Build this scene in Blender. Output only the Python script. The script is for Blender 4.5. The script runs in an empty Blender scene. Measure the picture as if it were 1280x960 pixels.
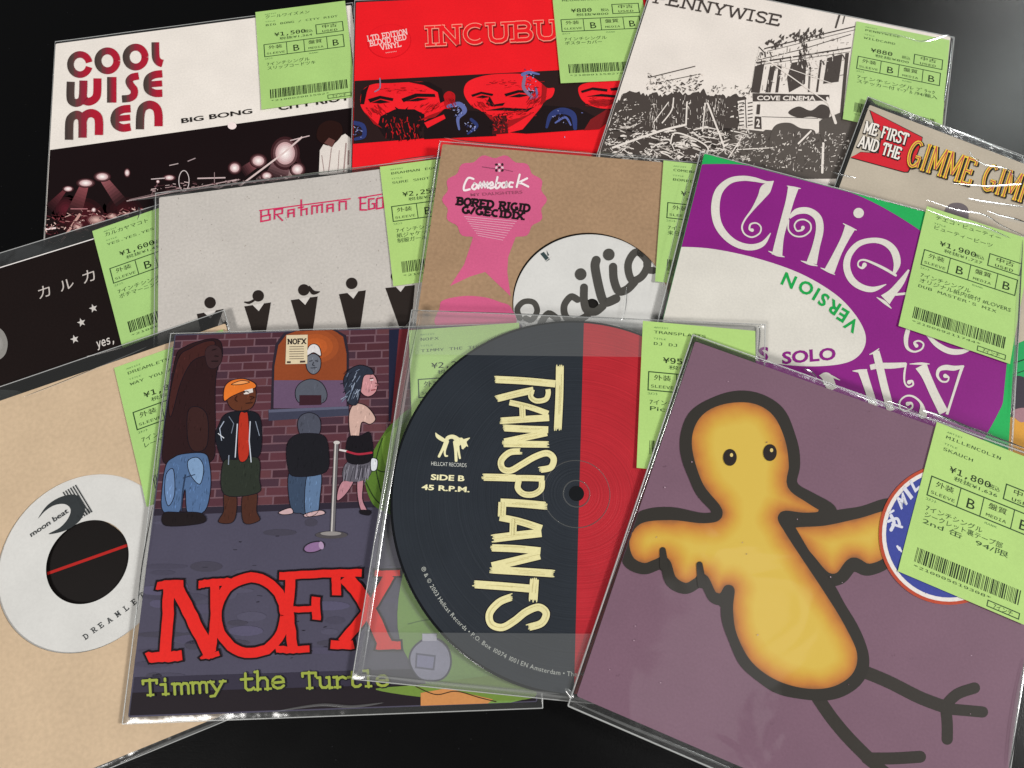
import bpy, math, random
from mathutils import Vector, Matrix
from mathutils.geometry import tessellate_polygon

SC = bpy.context.scene
COL = SC.collection

# ------------------------------------------------------------------ camera
W, H = 1280.0, 960.0
FPX, TH, CH = 832.0, math.radians(17.62), 0.331
cam = bpy.data.cameras.new('camera')
cam.sensor_width = 36.0
cam.lens = 36.0 * FPX / W
cam.clip_start, cam.clip_end = 0.01, 50.0
camo = bpy.data.objects.new('camera', cam)
camo.location = (0, 0, CH)
camo.rotation_euler = (TH, 0, 0)
COL.objects.link(camo)
SC.camera = camo
SC.cycles.use_denoising = True
SC.cycles.max_bounces = 10
SC.cycles.transparent_max_bounces = 24
SC.cycles.caustics_reflective = False
SC.cycles.caustics_refractive = False
SC.cycles.blur_glossy = 0.3

# ------------------------------------------------------------------ world + lamps of the shop ceiling, plus an added fill and glint lamp
world = bpy.data.worlds.new('World')
SC.world = world
world.use_nodes = True
bg = world.node_tree.nodes['Background']
bg.inputs[0].default_value = (0.93, 0.97, 1.0, 1)
bg.inputs[1].default_value = 0.045


def area(name, loc, target, sx, sy, watts, colr=(1, 1, 1)):
    l = bpy.data.lights.new(name, 'AREA')
    l.shape = 'RECTANGLE'
    l.size, l.size_y = sx, sy
    l.energy = watts
    l.color = colr
    o = bpy.data.objects.new(name, l)
    o.location = loc
    d = Vector(target) - Vector(loc)
    o.rotation_euler = d.to_track_quat('-Z', 'Y').to_euler()
    COL.objects.link(o)
    return o


area('ceiling_light_far', (2.35, 2.15, 2.1), (0.1, 0.1, 0), 0.45, 0.45, 6.5, (0.94, 1.0, 0.97))
area('ceiling_light_right', (4.0, -0.3, 3.2), (0.1, 0.1, 0), 0.8, 0.8, 232, (1.0, 0.99, 0.965))
area('ceiling_light_left', (-2.5, -2.6, 3.2), (0, 0.1, 0), 1.8, 0.9, 200, (1.0, 0.975, 0.94))  # added fill lamp, set outside the table's mirror angle
bar = area('ceiling_light_bar', (4.1, 5.1, 2.1), (0.3, 0.25, 0), 2.2, 0.35, 70, (1.0, 1.0, 0.98))  # added strip lamp, placed so the film ripples catch white glints
_z = (Vector((4.1, 5.1, 2.1)) - Vector((0.3, 0.25, 0))).normalized()      # its long side runs away from the table
_x = (Vector((1.3, 2.1, 0)) - _z * Vector((1.3, 2.1, 0)).dot(_z)).normalized()
_y = _z.cross(_x)
bar.rotation_euler = Matrix(((_x.x, _y.x, _z.x), (_x.y, _y.y, _z.y), (_x.z, _y.z, _z.z))).to_euler()
area('ceiling_light_overhead', (0.75, -0.28, 2.3), (0.1, 0.05, 0), 0.7, 0.4, 0.9, (1.0, 0.98, 0.96))

SC.view_settings.view_transform = 'Standard'
SC.view_settings.look = 'None'
SC.view_settings.exposure = 0.0
SC.view_settings.gamma = 1.0

KCOL = 0.86      # photo colour -> base colour


def lin(hx):
    hx = hx.lstrip('#')
    o = []
    for i in (0, 2, 4):
        c = int(hx[i:i + 2], 16) / 255.0
        o.append(c / 12.92 if c <= 0.04045 else ((c + 0.055) / 1.055) ** 2.4)
    return o


MATS = {}


def node_mat(key):
    m = bpy.data.materials.new(key)
    m.use_nodes = True
    nt = m.node_tree
    return m, nt, nt.nodes, nt.links, nt.nodes['Principled BSDF']


def ink(hx, coat=True, rough=0.55, grain=0.05, gscale=900.0, blotch=0.05):
    """printed paper; with coat = the clear film that lies tight on it"""
    key = ('ink', hx, coat, rough, grain, gscale, blotch)
    if key in MATS:
        return MATS[key]
    m, nt, N, L, b = node_mat('print_' + hx.lstrip('#'))
    c = [min(1.0, v * KCOL) for v in lin(hx)]
    tc = N.new('ShaderNodeTexCoord')
    n1 = N.new('ShaderNodeTexNoise')
    n1.inputs['Scale'].default_value = gscale
    n1.inputs['Detail'].default_value = 4
    n2 = N.new('ShaderNodeTexNoise')
    n2.inputs['Scale'].default_value = 35
    n2.inputs['Detail'].default_value = 3
    L.new(tc.outputs['Object'], n1.inputs['Vector'])
    L.new(tc.outputs['Object'], n2.inputs['Vector'])
    mr = N.new('ShaderNodeMapRange')
    mr.inputs['From Min'].default_value, mr.inputs['From Max'].default_value = 0.3, 0.7
    mr.inputs['To Min'].default_value, mr.inputs['To Max'].default_value = 1 - grain, 1 + grain
    L.new(n1.outputs['Fac'], mr.inputs['Value'])
    mr2 = N.new('ShaderNodeMapRange')
    mr2.inputs['From Min'].default_value, mr2.inputs['From Max'].default_value = 0.3, 0.7
    mr2.inputs['To Min'].default_value, mr2.inputs['To Max'].default_value = 1 - blotch, 1 + blotch
    L.new(n2.outputs['Fac'], mr2.inputs['Value'])
    mu = N.new('ShaderNodeMath'); mu.operation = 'MULTIPLY'
    L.new(mr.outputs[0], mu.inputs[0]); L.new(mr2.outputs[0], mu.inputs[1])
    vm = N.new('ShaderNodeVectorMath'); vm.operation = 'SCALE'
    vm.inputs[0].default_value = c
    L.new(mu.outputs[0], vm.inputs['Scale'])
    L.new(vm.outputs[0], b.inputs['Base Color'])
    b.inputs['Roughness'].default_value = rough
    b.inputs['Specular IOR Level'].default_value = 0.12
    if coat:
        film_coat(nt, N, L, b, tc)
    MATS[key] = m
    return m


def film_coat(nt, N, L, b, tc):
    b.inputs['Coat Weight'].default_value = 0.75
    b.inputs['Coat Roughness'].default_value = 0.07
    b.inputs['Coat IOR'].default_value = 1.45
    nn = N.new('ShaderNodeTexNoise')
    nn.inputs['Scale'].default_value = 22
    nn.inputs['Detail'].default_value = 2
    nn.inputs['Distortion'].default_value = 0.8
    L.new(tc.outputs['Object'], nn.inputs['Vector'])
    bp_ = N.new('ShaderNodeBump')
    bp_.inputs['Strength'].default_value = 0.38
    bp_.inputs['Distance'].default_value = 0.0022
    L.new(nn.outputs['Fac'], bp_.inputs['Height'])
    L.new(bp_.outputs[0], b.inputs['Coat Normal'])


def groove_ink(name, hx, centre):
    """picture-disc surface: print under fine concentric grooves"""
    m, nt, N, L, b = node_mat(name)
    c = [v * KCOL for v in lin(hx)]
    tc = N.new('ShaderNodeTexCoord')
    sb = N.new('ShaderNodeVectorMath'); sb.operation = 'SUBTRACT'
    sb.inputs[1].default_value = (centre.x, centre.y, 0)
    L.new(tc.outputs['Object'], sb.inputs[0])
    fl = N.new('ShaderNodeVectorMath'); fl.operation = 'MULTIPLY'; fl.inputs[1].default_value = (1, 1, 0)
    L.new(sb.outputs[0], fl.inputs[0])
    ln = N.new('ShaderNodeVectorMath'); ln.operation = 'LENGTH'
    L.new(fl.outputs[0], ln.inputs[0])
    no = N.new('ShaderNodeTexNoise'); no.noise_dimensions = '1D'
    no.inputs['Scale'].default_value = 1300; no.inputs['Detail'].default_value = 3
    L.new(ln.outputs['Value'], no.inputs['W'])
    bl = N.new('ShaderNodeTexNoise'); bl.inputs['Scale'].default_value = 40; bl.inputs['Detail'].default_value = 5
    L.new(tc.outputs['Object'], bl.inputs['Vector'])
    ad = N.new('ShaderNodeMath'); ad.operation = 'ADD'
    L.new(no.outputs['Fac'], ad.inputs[0]); L.new(bl.outputs['Fac'], ad.inputs[1])
    mr = N.new('ShaderNodeMapRange')
    mr.inputs['From Min'].default_value, mr.inputs['From Max'].default_value = .7, 1.3
    mr.inputs['To Min'].default_value, mr.inputs['To Max'].default_value = .86, 1.14
    L.new(ad.outputs[0], mr.inputs['Value'])
    vm = N.new('ShaderNodeVectorMath'); vm.operation = 'SCALE'; vm.inputs[0].default_value = c
    L.new(mr.outputs[0], vm.inputs['Scale']); L.new(vm.outputs[0], b.inputs['Base Color'])
    b.inputs['Roughness'].default_value = .32
    b.inputs['Specular IOR Level'].default_value = .35
    bu = N.new('ShaderNodeBump'); bu.inputs['Strength'].default_value = .5; bu.inputs['Distance'].default_value = .0002
    L.new(no.outputs['Fac'], bu.inputs['Height']); L.new(bu.outputs[0], b.inputs['Normal'])
    return m


def grad_ink(name, stops):
    """a colour gradient printed across a letter, along its UV x"""
    if name in MATS:
        return MATS[name]
    m, nt, N, L, b = node_mat(name)
    uv = N.new('ShaderNodeUVMap')
    sx = N.new('ShaderNodeSeparateXYZ')
    L.new(uv.outputs[0], sx.inputs[0])
    wv = N.new('ShaderNodeTexNoise'); wv.inputs['Scale'].default_value = 14
    wv.noise_dimensions = '1D'
    L.new(sx.outputs[0], wv.inputs['W'])
    ad = N.new('ShaderNodeMath'); ad.operation = 'MULTIPLY_ADD'
    ad.inputs[1].default_value = 0.3
    L.new(wv.outputs['Fac'], ad.inputs[0]); L.new(sx.outputs[0], ad.inputs[2])
    cr = N.new('ShaderNodeValToRGB')
    e = cr.color_ramp.elements
    e[0].position, e[1].position = stops[0][0], stops[-1][0]
    for p, _ in stops[1:-1]:
        e.new(p)
    for el, (p, hx) in zip(cr.color_ramp.elements, stops):
        el.color = [v * KCOL for v in lin(hx)] + [1]
    L.new(ad.outputs[0], cr.inputs[0])
    L.new(cr.outputs[0], b.inputs['Base Color'])
    b.inputs['Roughness'].default_value = 0.5
    tc = N.new('ShaderNodeTexCoord')
    film_coat(nt, N, L, b, tc)
    MATS[name] = m
    return m


def film(key, haze, gloss=1.0, rough=0.15, tint=0.97, wav=0.5):
    """thin clear plastic: mostly see-through, mirror sheen, a little milk"""
    if key in MATS:
        return MATS[key]
    m = bpy.data.materials.new(key)
    m.use_nodes = True
    nt = m.node_tree; N = nt.nodes; L = nt.links
    N.clear()
    out = N.new('ShaderNodeOutputMaterial')
    tr = N.new('ShaderNodeBsdfTransparent'); tr.inputs[0].default_value = (tint, tint, tint, 1)
    df = N.new('ShaderNodeBsdfDiffuse'); df.inputs[0].default_value = (0.85, 0.87, 0.86, 1)
    gl = N.new('ShaderNodeBsdfGlossy'); gl.inputs['Roughness'].default_value = rough
    fr = N.new('ShaderNodeFresnel'); fr.inputs['IOR'].default_value = 1.5
    tc = N.new('ShaderNodeTexCoord')
    nn = N.new('ShaderNodeTexNoise'); nn.inputs['Scale'].default_value = 45; nn.inputs['Detail'].default_value = 3
    L.new(tc.outputs['Object'], nn.inputs['Vector'])
    bu = N.new('ShaderNodeBump'); bu.inputs['Strength'].default_value = wav; bu.inputs['Distance'].default_value = 0.002
    L.new(nn.outputs['Fac'], bu.inputs['Height'])
    L.new(bu.outputs[0], gl.inputs['Normal'])
    m1 = N.new('ShaderNodeMixShader'); m1.inputs[0].default_value = haze
    L.new(tr.outputs[0], m1.inputs[1]); L.new(df.outputs[0], m1.inputs[2])
    mm = N.new('ShaderNodeMath'); mm.operation = 'MULTIPLY'; mm.inputs[1].default_value = gloss
    mm.use_clamp = True
    L.new(fr.outputs[0], mm.inputs[0])
    m2 = N.new('ShaderNodeMixShader')
    L.new(mm.outputs[0], m2.inputs[0]); L.new(m1.outputs[0], m2.inputs[1]); L.new(gl.outputs[0], m2.inputs[2])
    L.new(m2.outputs[0], out.inputs[0])
    MATS[key] = m
    return m


FILM = film('clear_film', 0.022)
FILMH = film('milky_film', 0.085)
FILMS = film('soft_film', 0.06)
FOLD = film('film_fold', 0.08, gloss=1.3, rough=0.17, wav=0.05, tint=1.0)  # extra diffuse white stands in for a bright ceiling mirrored in the folds
WELD = film('film_weld', 0.36, gloss=1.2, rough=0.3, wav=0.05, tint=0.99)


# ------------------------------------------------------------------ ray from photograph pixel to a sleeve's plane
def ray(px):
    r = (px[0] - W / 2) / FPX
    u = -(px[1] - H / 2) / FPX
    c, s = math.cos(TH), math.sin(TH)
    return Vector((r, u * c + s, u * s - c))


def project(p):
    c, s = math.cos(TH), math.sin(TH)
    d = p - Vector((0, 0, CH))
    u = d.y * c + d.z * s
    w = d.y * s - d.z * c
    return (W / 2 + FPX * d.x / w, H / 2 - FPX * u / w)


def hit(px, z0, gx, gy):
    d = ray(px)
    t = (z0 - CH) / (d.z - gx * d.x - gy * d.y)
    return Vector((0, 0, CH)) + t * d


class Sleeve:
    """the plane of one record: cover corners are known in the photograph (TL, TR, BR, BL)"""

    def __init__(s, name, quad, g, t, margins):
        s.name, s.quad, s.g, s.t = name, quad, g, t
        s.z0 = 0.004
        s.margins = margins
        s.setup()

    def setup(s):
        c = [hit(q, s.z0, *s.g) for q in s.quad]
        s.O = sum(c, Vector()) / 4
        n = Vector((-s.g[0], -s.g[1], 1)).normalized()
        ex = (c[1] - c[0] + c[2] - c[3])
        ex = (ex - n * ex.dot(n)).normalized()
        s.ex, s.ey, s.n = ex, n.cross(ex), n
        s.M = Matrix(((ex.x, s.ey.x, n.x, s.O.x), (ex.y, s.ey.y, n.y, s.O.y), (ex.z, s.ey.z, n.z, s.O.z), (0, 0, 0, 1)))
        s.cl = [s.loc(p) for p in c]
        m = s.margins     # top, right, bottom, left in mm
        a = [v / 1000 for v in m]
        s.bag = [Vector((s.cl[0].x - a[3], s.cl[0].y + a[0])), Vector((s.cl[1].x + a[1], s.cl[1].y + a[0])),
                 Vector((s.cl[2].x + a[1], s.cl[2].y - a[2])), Vector((s.cl[3].x - a[3], s.cl[3].y - a[2]))]

    def loc(s, p):
        d = p - s.O
        return Vector((d.dot(s.ex), d.dot(s.ey)))

    def P(s, px):
        return s.loc(hit(px, s.z0, *s.g))

    def px(s, x, y):                       # local metres -> photograph pixel
        return project(s.O + s.ex * x + s.ey * y)

    def zat(s, x, y):
        return s.z0 + s.g[0] * x + s.g[1] * y


def inside(q, p):
    sg = 0
    for i in range(4):
        a, b = q[i], q[(i + 1) % 4]
        c = (b.x - a.x) * (p.y - a.y) - (b.y - a.y) * (p.x - a.x)
        if sg == 0:
            sg = 1 if c > 0 else -1
        elif c * sg < 0:
            return False
    return True


MG = dict(
    cool=([(69.6, 54.7), (439.2, 6.4), (474.5, 331.9), (50.2, 393.5)], (0, 0), 1.2, (2.4, 0.9, 1.5, 0.7)),
    incu=([(445, 3), (804.5, -12.9), (851.1, 305.8), (437.7, 325.4)], (0, 0), 1.2, (2.0, 1.0, 1.5, 0.9)),
    penny=([(819.9, -27.3), (1188.3, 46.5), (1152, 367.9), (726.1, 262.4)], (0, 0), 1.2, (1.0, 2.4, 1.5, 1.0)),
    karu=([(-174.7, 387.3), (246.7, 257.7), (347.1, 641.8), (-139.6, 817.7)], (0.003, 0.004), 1.0, (9, 1, 2, 2)),
    brah=([(198.9, 246.9), (599.9, 195.4), (661, 585.2), (194.9, 654.1)], (0, 0.008), 1.2, (3.4, 1.0, 1.5, 2.2)),
    gimme=([(1087, 131), (1472, 278), (1405, 660), (962, 470)], (0, 0.006), 1.2, (5.5, 2, 2, 2.5)),
    come=([(553.1, 180.1), (951.4, 213.2), (958.2, 613.9), (495.7, 570.1)], (0, 0.010), 2.3, (2.4, 1, 1, 1.6)),
    chief=([(880.4, 192.1), (1276.0, 296.4), (1252.7, 698), (788.2, 560.2)], (0, 0.010), 1.4, (0.9, 2.0, 1, 2.2)),
    dream=([(-168.3, 558.8), (281.7, 404.3), (404.5, 842.3), (-119.7, 1056.8)], (0.0, 0.010), 2.3, (8, 1, 2.6, 2)),
    nofx=([(218.4, 418), (652.5, 405.3), (671.8, 877.4), (159.9, 896.7)], (0, 0.012), 1.3, (0.8, 2.2, 2.6, 2.4)),
    trans=([(524, 388.5), (955, 406), (945, 893), (452, 842.5)], (0, 0.014), 2.2, (0.6, 1, 2.4, 4.0)),
    mill=([(868.9, 426.6), (1314.4, 585.5), (1241.8, 1094.5), (720.7, 870.1)], (0, 0.018), 1.4, (3.2, 1.2, 5.0, 2.0)),
)
ORDER = ['cool', 'incu', 'penny', 'karu', 'brah', 'gimme', 'come', 'chief', 'dream', 'nofx', 'trans', 'mill']
S = {k: Sleeve(k, *MG[k]) for k in ORDER}
for it in range(4):                         # stack them: each lies just above everything beneath it
    for i, k in enumerate(ORDER):
        s = S[k]
        s.setup()
        need = -1
        for a in range(15):
            for b in range(15):
                fx, fy = a / 14, b / 14
                top = s.bag[0].lerp(s.bag[1], fx)
                bot = s.bag[3].lerp(s.bag[2], fx)
                l = bot.lerp(top, fy)
                w = s.O + s.ex * l.x + s.ey * l.y
                base = 0.0003
                for k2 in ORDER[:i]:
                    o = S[k2]
                    if inside(o.bag, o.loc(w)):
                        base = max(base, o.zat(w.x, w.y) + 0.00125)
                z = base + s.t / 1000 + 0.0002
                need = max(need, z - s.g[0] * w.x - s.g[1] * w.y)
        s.z0 = need
        s.setup()


# ------------------------------------------------------------------ 2-D drawing helpers (photograph pixels)
def Z(x0, y0, k):
    return lambda pts: [(x0 + p[0] * k, y0 + p[1] * k) + tuple(p[2:]) for p in pts]


def smooth(pts, n=8, closed=False):
    m = len(pts)
    out = []
    rng = range(m if closed else m - 1)
    for i in rng:
        if closed:
            p0, p1, p2, p3 = pts[(i - 1) % m], pts[i], pts[(i + 1) % m], pts[(i + 2) % m]
        else:
            p0, p1, p2, p3 = pts[max(i - 1, 0)], pts[i], pts[i + 1], pts[min(i + 2, m - 1)]
        for j in range(n):
            t = j / n
            out.append(tuple(0.5 * (2 * b + (c - a) * t + (2 * a - 5 * b + 4 * c - d) * t * t + (3 * b - a - 3 * c + d) * t ** 3)
                             for a, b, c, d in zip(p0, p1, p2, p3)))
    if not closed:
        out.append(tuple(pts[-1]))
    return out


def arc(cx, cy, rx, ry, a0, a1, n=24):
    """screen angles in degrees, y down, anticlockwise as seen"""
    return [(cx + rx * math.cos(math.radians(a0 + (a1 - a0) * i / n)),
             cy - ry * math.sin(math.radians(a0 + (a1 - a0) * i / n))) for i in range(n + 1)]


def ell(cx, cy, rx, ry, n=40, rot=0):
    c, s = math.cos(math.radians(rot)), math.sin(math.radians(rot))
    o = []
    for i in range(n):
        a = 2 * math.pi * i / n
        x, y = rx * math.cos(a), ry * math.sin(a)
        o.append((cx + x * c - y * s, cy + x * s + y * c))
    return o


def strip(pts, w):
    """left/right outline of a stroke; w a number or one width per point"""
    n = len(pts)
    ws = w if isinstance(w, (list, tuple)) else [w] * n
    Lp, Rp = [], []
    for i in range(n):
        if i == 0:
            dx, dy = pts[1][0] - pts[0][0], pts[1][1] - pts[0][1]
        elif i == n - 1:
            dx, dy = pts[-1][0] - pts[-2][0], pts[-1][1] - pts[-2][1]
        else:
            ax, ay = pts[i][0] - pts[i - 1][0], pts[i][1] - pts[i - 1][1]
            bx, by = pts[i + 1][0] - pts[i][0], pts[i + 1][1] - pts[i][1]
            la, lb = math.hypot(ax, ay) or 1e-9, math.hypot(bx, by) or 1e-9
            dx, dy = ax / la + bx / lb, ay / la + by / lb
        l = math.hypot(dx, dy) or 1e-9
        nx, ny = -dy / l, dx / l
        k = 1.0
        if 0 < i < n - 1:
            ax, ay = pts[i][0] - pts[i - 1][0], pts[i][1] - pts[i - 1][1]
            la = math.hypot(ax, ay) or 1e-9
            cs = abs((-ay / la) * nx + (ax / la) * ny)
            k = min(1 / max(cs, 0.4), 1.7)
        h = ws[i] / 2 * k
        Lp.append((pts[i][0] + nx * h, pts[i][1] + ny * h))
        Rp.append((pts[i][0] - nx * h, pts[i][1] - ny * h))
    return Lp, Rp


TEXT = {}
FONTS = {}


def get_font(nm):
    if nm not in FONTS:
        FONTS[nm] = None
        if nm in ('mono', 'cjk'):
            try:
                import os
                p = os.path.join(bpy.utils.system_resource('DATAFILES'), 'fonts',
                                 'DejaVuSansMono.woff2' if nm == 'mono' else 'Noto Sans CJK Regular.woff2')
                FONTS[nm] = bpy.data.fonts.load(p)
            except Exception:
                FONTS[nm] = None
    return FONTS[nm]


def text_tris(st, font=None, bold=0.0, res=3):
    key = (st, font, bold, res)
    if key in TEXT:
        return TEXT[key]
    cu = bpy.data.curves.new('txt', 'FONT')
    cu.body = st
    cu.resolution_u = res
    cu.offset = bold
    f = get_font(font) if font else None
    if f:
        cu.font = f
    ob = bpy.data.objects.new('txt', cu)
    me = bpy.data.meshes.new_from_object(ob)
    me.calc_loop_triangles()
    v = [(p.co.x, p.co.y) for p in me.vertices]
    t = [tuple(q.vertices) for q in me.loop_triangles]
    bpy.data.objects.remove(ob)
    bpy.data.curves.remove(cu)
    bpy.data.meshes.remove(me)
    TEXT[key] = (v, t)
    return v, t


class Art:
    """collects flat printed shapes of one part, on one sleeve's plane"""

    def __init__(a, s, base=0.00006):
        a.s = s
        a.v, a.f, a.fm, a.uv = [], [], [], []
        a.mats = []
        a.base = base
        a.cyc = 0
        a.clip = True

    def mi(a, m):
        if isinstance(m, str):
            m = ink(m)
        if m not in a.mats:
            a.mats.append(m)
        return a.mats.index(m)

    def lift(a, layer):
        a.cyc = (a.cyc + 1) % 13
        return a.base + layer * 0.000045 + a.cyc * 0.0000032

    def add(a, pts, faces, m, z, uvs=None):
        o = len(a.v)
        for i, p in enumerate(pts):
            q = a.s.P(p)
            if a.clip:
                c = a.s.cl
                ty = min(1, max(0, (q.y - c[3].y) / (c[0].y - c[3].y)))
                xl, xr = c[3].x + (c[0].x - c[3].x) * ty, c[2].x + (c[1].x - c[2].x) * ty
                tx = min(1, max(0, (q.x - xl) / (xr - xl)))
                yt, yb_ = c[0].y + (c[1].y - c[0].y) * tx, c[3].y + (c[2].y - c[3].y) * tx
                q = Vector((min(max(q.x, xl + .0002), xr - .0002), min(max(q.y, yb_ + .0002), yt - .0002)))
            a.v.append((q.x, q.y, z))
            a.uv.append(uvs[i] if uvs else (0, 0))
        mi = a.mi(m)
        for f in faces:
            a.f.append([o + i for i in f])
            a.fm.append(mi)

    def poly(a, pts, m, layer=0, holes=None, z=None):
        loops = [list(pts)] + [list(h) for h in (holes or [])]
        flat = [p for l in loops for p in l]
        tris = tessellate_polygon([[Vector((p[0], p[1], 0)) for p in l] for l in loops])
        a.add(flat, tris, m, a.lift(layer) if z is None else z)

    def stroke(a, pts, w, m, layer=0, cap=None, uvr=None):
        Lp, Rp = strip(pts, w)
        n = len(pts)
        vs = Lp + Rp
        fs = [(i, i + 1, n + i + 1, n + i) for i in range(n - 1)]
        ws = w if isinstance(w, (list, tuple)) else [w] * n
        if cap == 'round':
            for e, (p, q, wd) in enumerate(((pts[0], pts[1], ws[0]), (pts[-1], pts[-2], ws[-1]))):
                dx, dy = p[0] - q[0], p[1] - q[1]
                a0 = math.atan2(dy, dx)
                o = len(vs)
                vs.append((p[0], p[1]))
                for j in range(9):
                    t = a0 - math.pi / 2 + math.pi * j / 8
                    vs.append((p[0] + wd / 2 * math.cos(t), p[1] + wd / 2 * math.sin(t)))
                for j in range(8):
                    fs.append((o, o + 1 + j, o + 2 + j))
        uvs = None
        if uvr:
            uvs = [((p[0] - uvr[0]) / (uvr[1] - uvr[0]), 0) for p in vs]
        a.add(vs, fs, m, a.lift(layer), uvs)

    def curve(a, pts, w, m, layer=0, cap='round', n=8, uvr=None):
        if isinstance(w, (list, tuple)):
            q = smooth([(p[0], p[1], ww) for p, ww in zip(pts, w)], n)
            a.stroke([(p[0], p[1]) for p in q], [max(p[2], 0.05) for p in q], m, layer, cap, uvr)
        else:
            a.stroke(smooth(pts, n), w, m, layer, cap, uvr)

    def blob(a, pts, m, layer=0, n=6):
        a.poly(smooth(pts, n, True), m, layer)

    def text(a, st, bl, br, tl, m, layer=1, font=None, bold=0.0, res=3):
        """text whose bounding box is fitted to the parallelogram bl, br, tl"""
        v, t = text_tris(st, font, bold, res)
        if not v:
            return
        x0, x1 = min(p[0] for p in v), max(p[0] for p in v)
        y0, y1 = min(p[1] for p in v), max(p[1] for p in v)
        pts = []
        for p in v:
            u, w = (p[0] - x0) / (x1 - x0), (p[1] - y0) / (y1 - y0)
            pts.append((bl[0] + (br[0] - bl[0]) * u + (tl[0] - bl[0]) * w, bl[1] + (br[1] - bl[1]) * u + (tl[1] - bl[1]) * w))
        a.add(pts, t, m, a.lift(layer))

    def glow(a, cx, cy, rx, ry, cin, cout, layer=1, steps=6, rot=0):
        ci, co = lin(cin), lin(cout)
        for i in range(steps):
            f = 1 - i / steps
            t = i / (steps - 1)
            c = [co[j] * (1 - t) + ci[j] * t for j in range(3)]
            hx = ''.join('%02x' % int(round(255 * (12.92 * v if v < 0.0031308 else 1.055 * v ** (1 / 2.4) - 0.055))) for v in c)
            a.poly(ell(cx, cy, rx * f, ry * f, 26, rot), '#' + hx, layer, z=a.base + layer * 0.000045 + i * 0.000007)

    def build(a, name, parent, label=None):
        me = bpy.data.meshes.new(name)
        me.from_pydata(a.v, [], a.f)
        for m in a.mats:
            me.materials.append(m)
        me.polygons.foreach_set('material_index', a.fm)
        uvl = me.uv_layers.new(name='UVMap')
        for lp in me.loops:
            uvl.data[lp.index].uv = a.uv[lp.vertex_index]
        # all faces look up
        fl = [p.index for p in me.polygons if p.normal.z < 0]
        if fl:
            import bmesh
            bm = bmesh.new(); bm.from_mesh(me); bm.faces.ensure_lookup_table()
            dn = [f for f in bm.faces if abs(f.normal.z) > 0.9 and f.normal.z < 0 and not f.tag]
            bmesh.ops.reverse_faces(bm, faces=dn)
            bm.to_mesh(me); bm.free()
        me.update()
        o = bpy.data.objects.new(name, me)
        COL.objects.link(o)
        o.parent = parent
        if label:
            o['label'] = label
        return o


# skeleton alphabet for slab-serif lettering: strokes (unit box, y up), serif feet
def _bowl(x0, x1, y0, y1):
    r = (y1 - y0) / 2
    return [(x0, y1), (x1 - r * .8, y1)] + [(x1 - r * .8 + r * .8 * math.sin(t), (y0 + y1) / 2 + r * math.cos(t)) for t in
                                         [math.pi * i / 10 for i in range(1, 10)]] + [(x1 - r * .8, y0), (x0, y0)]


def _arc(cx, cy, rx, ry, a0, a1, n=16):
    return [(cx + rx * math.cos(math.radians(a0 + (a1 - a0) * i / n)), cy + ry * math.sin(math.radians(a0 + (a1 - a0) * i / n))) for i in range(n + 1)]


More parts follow.
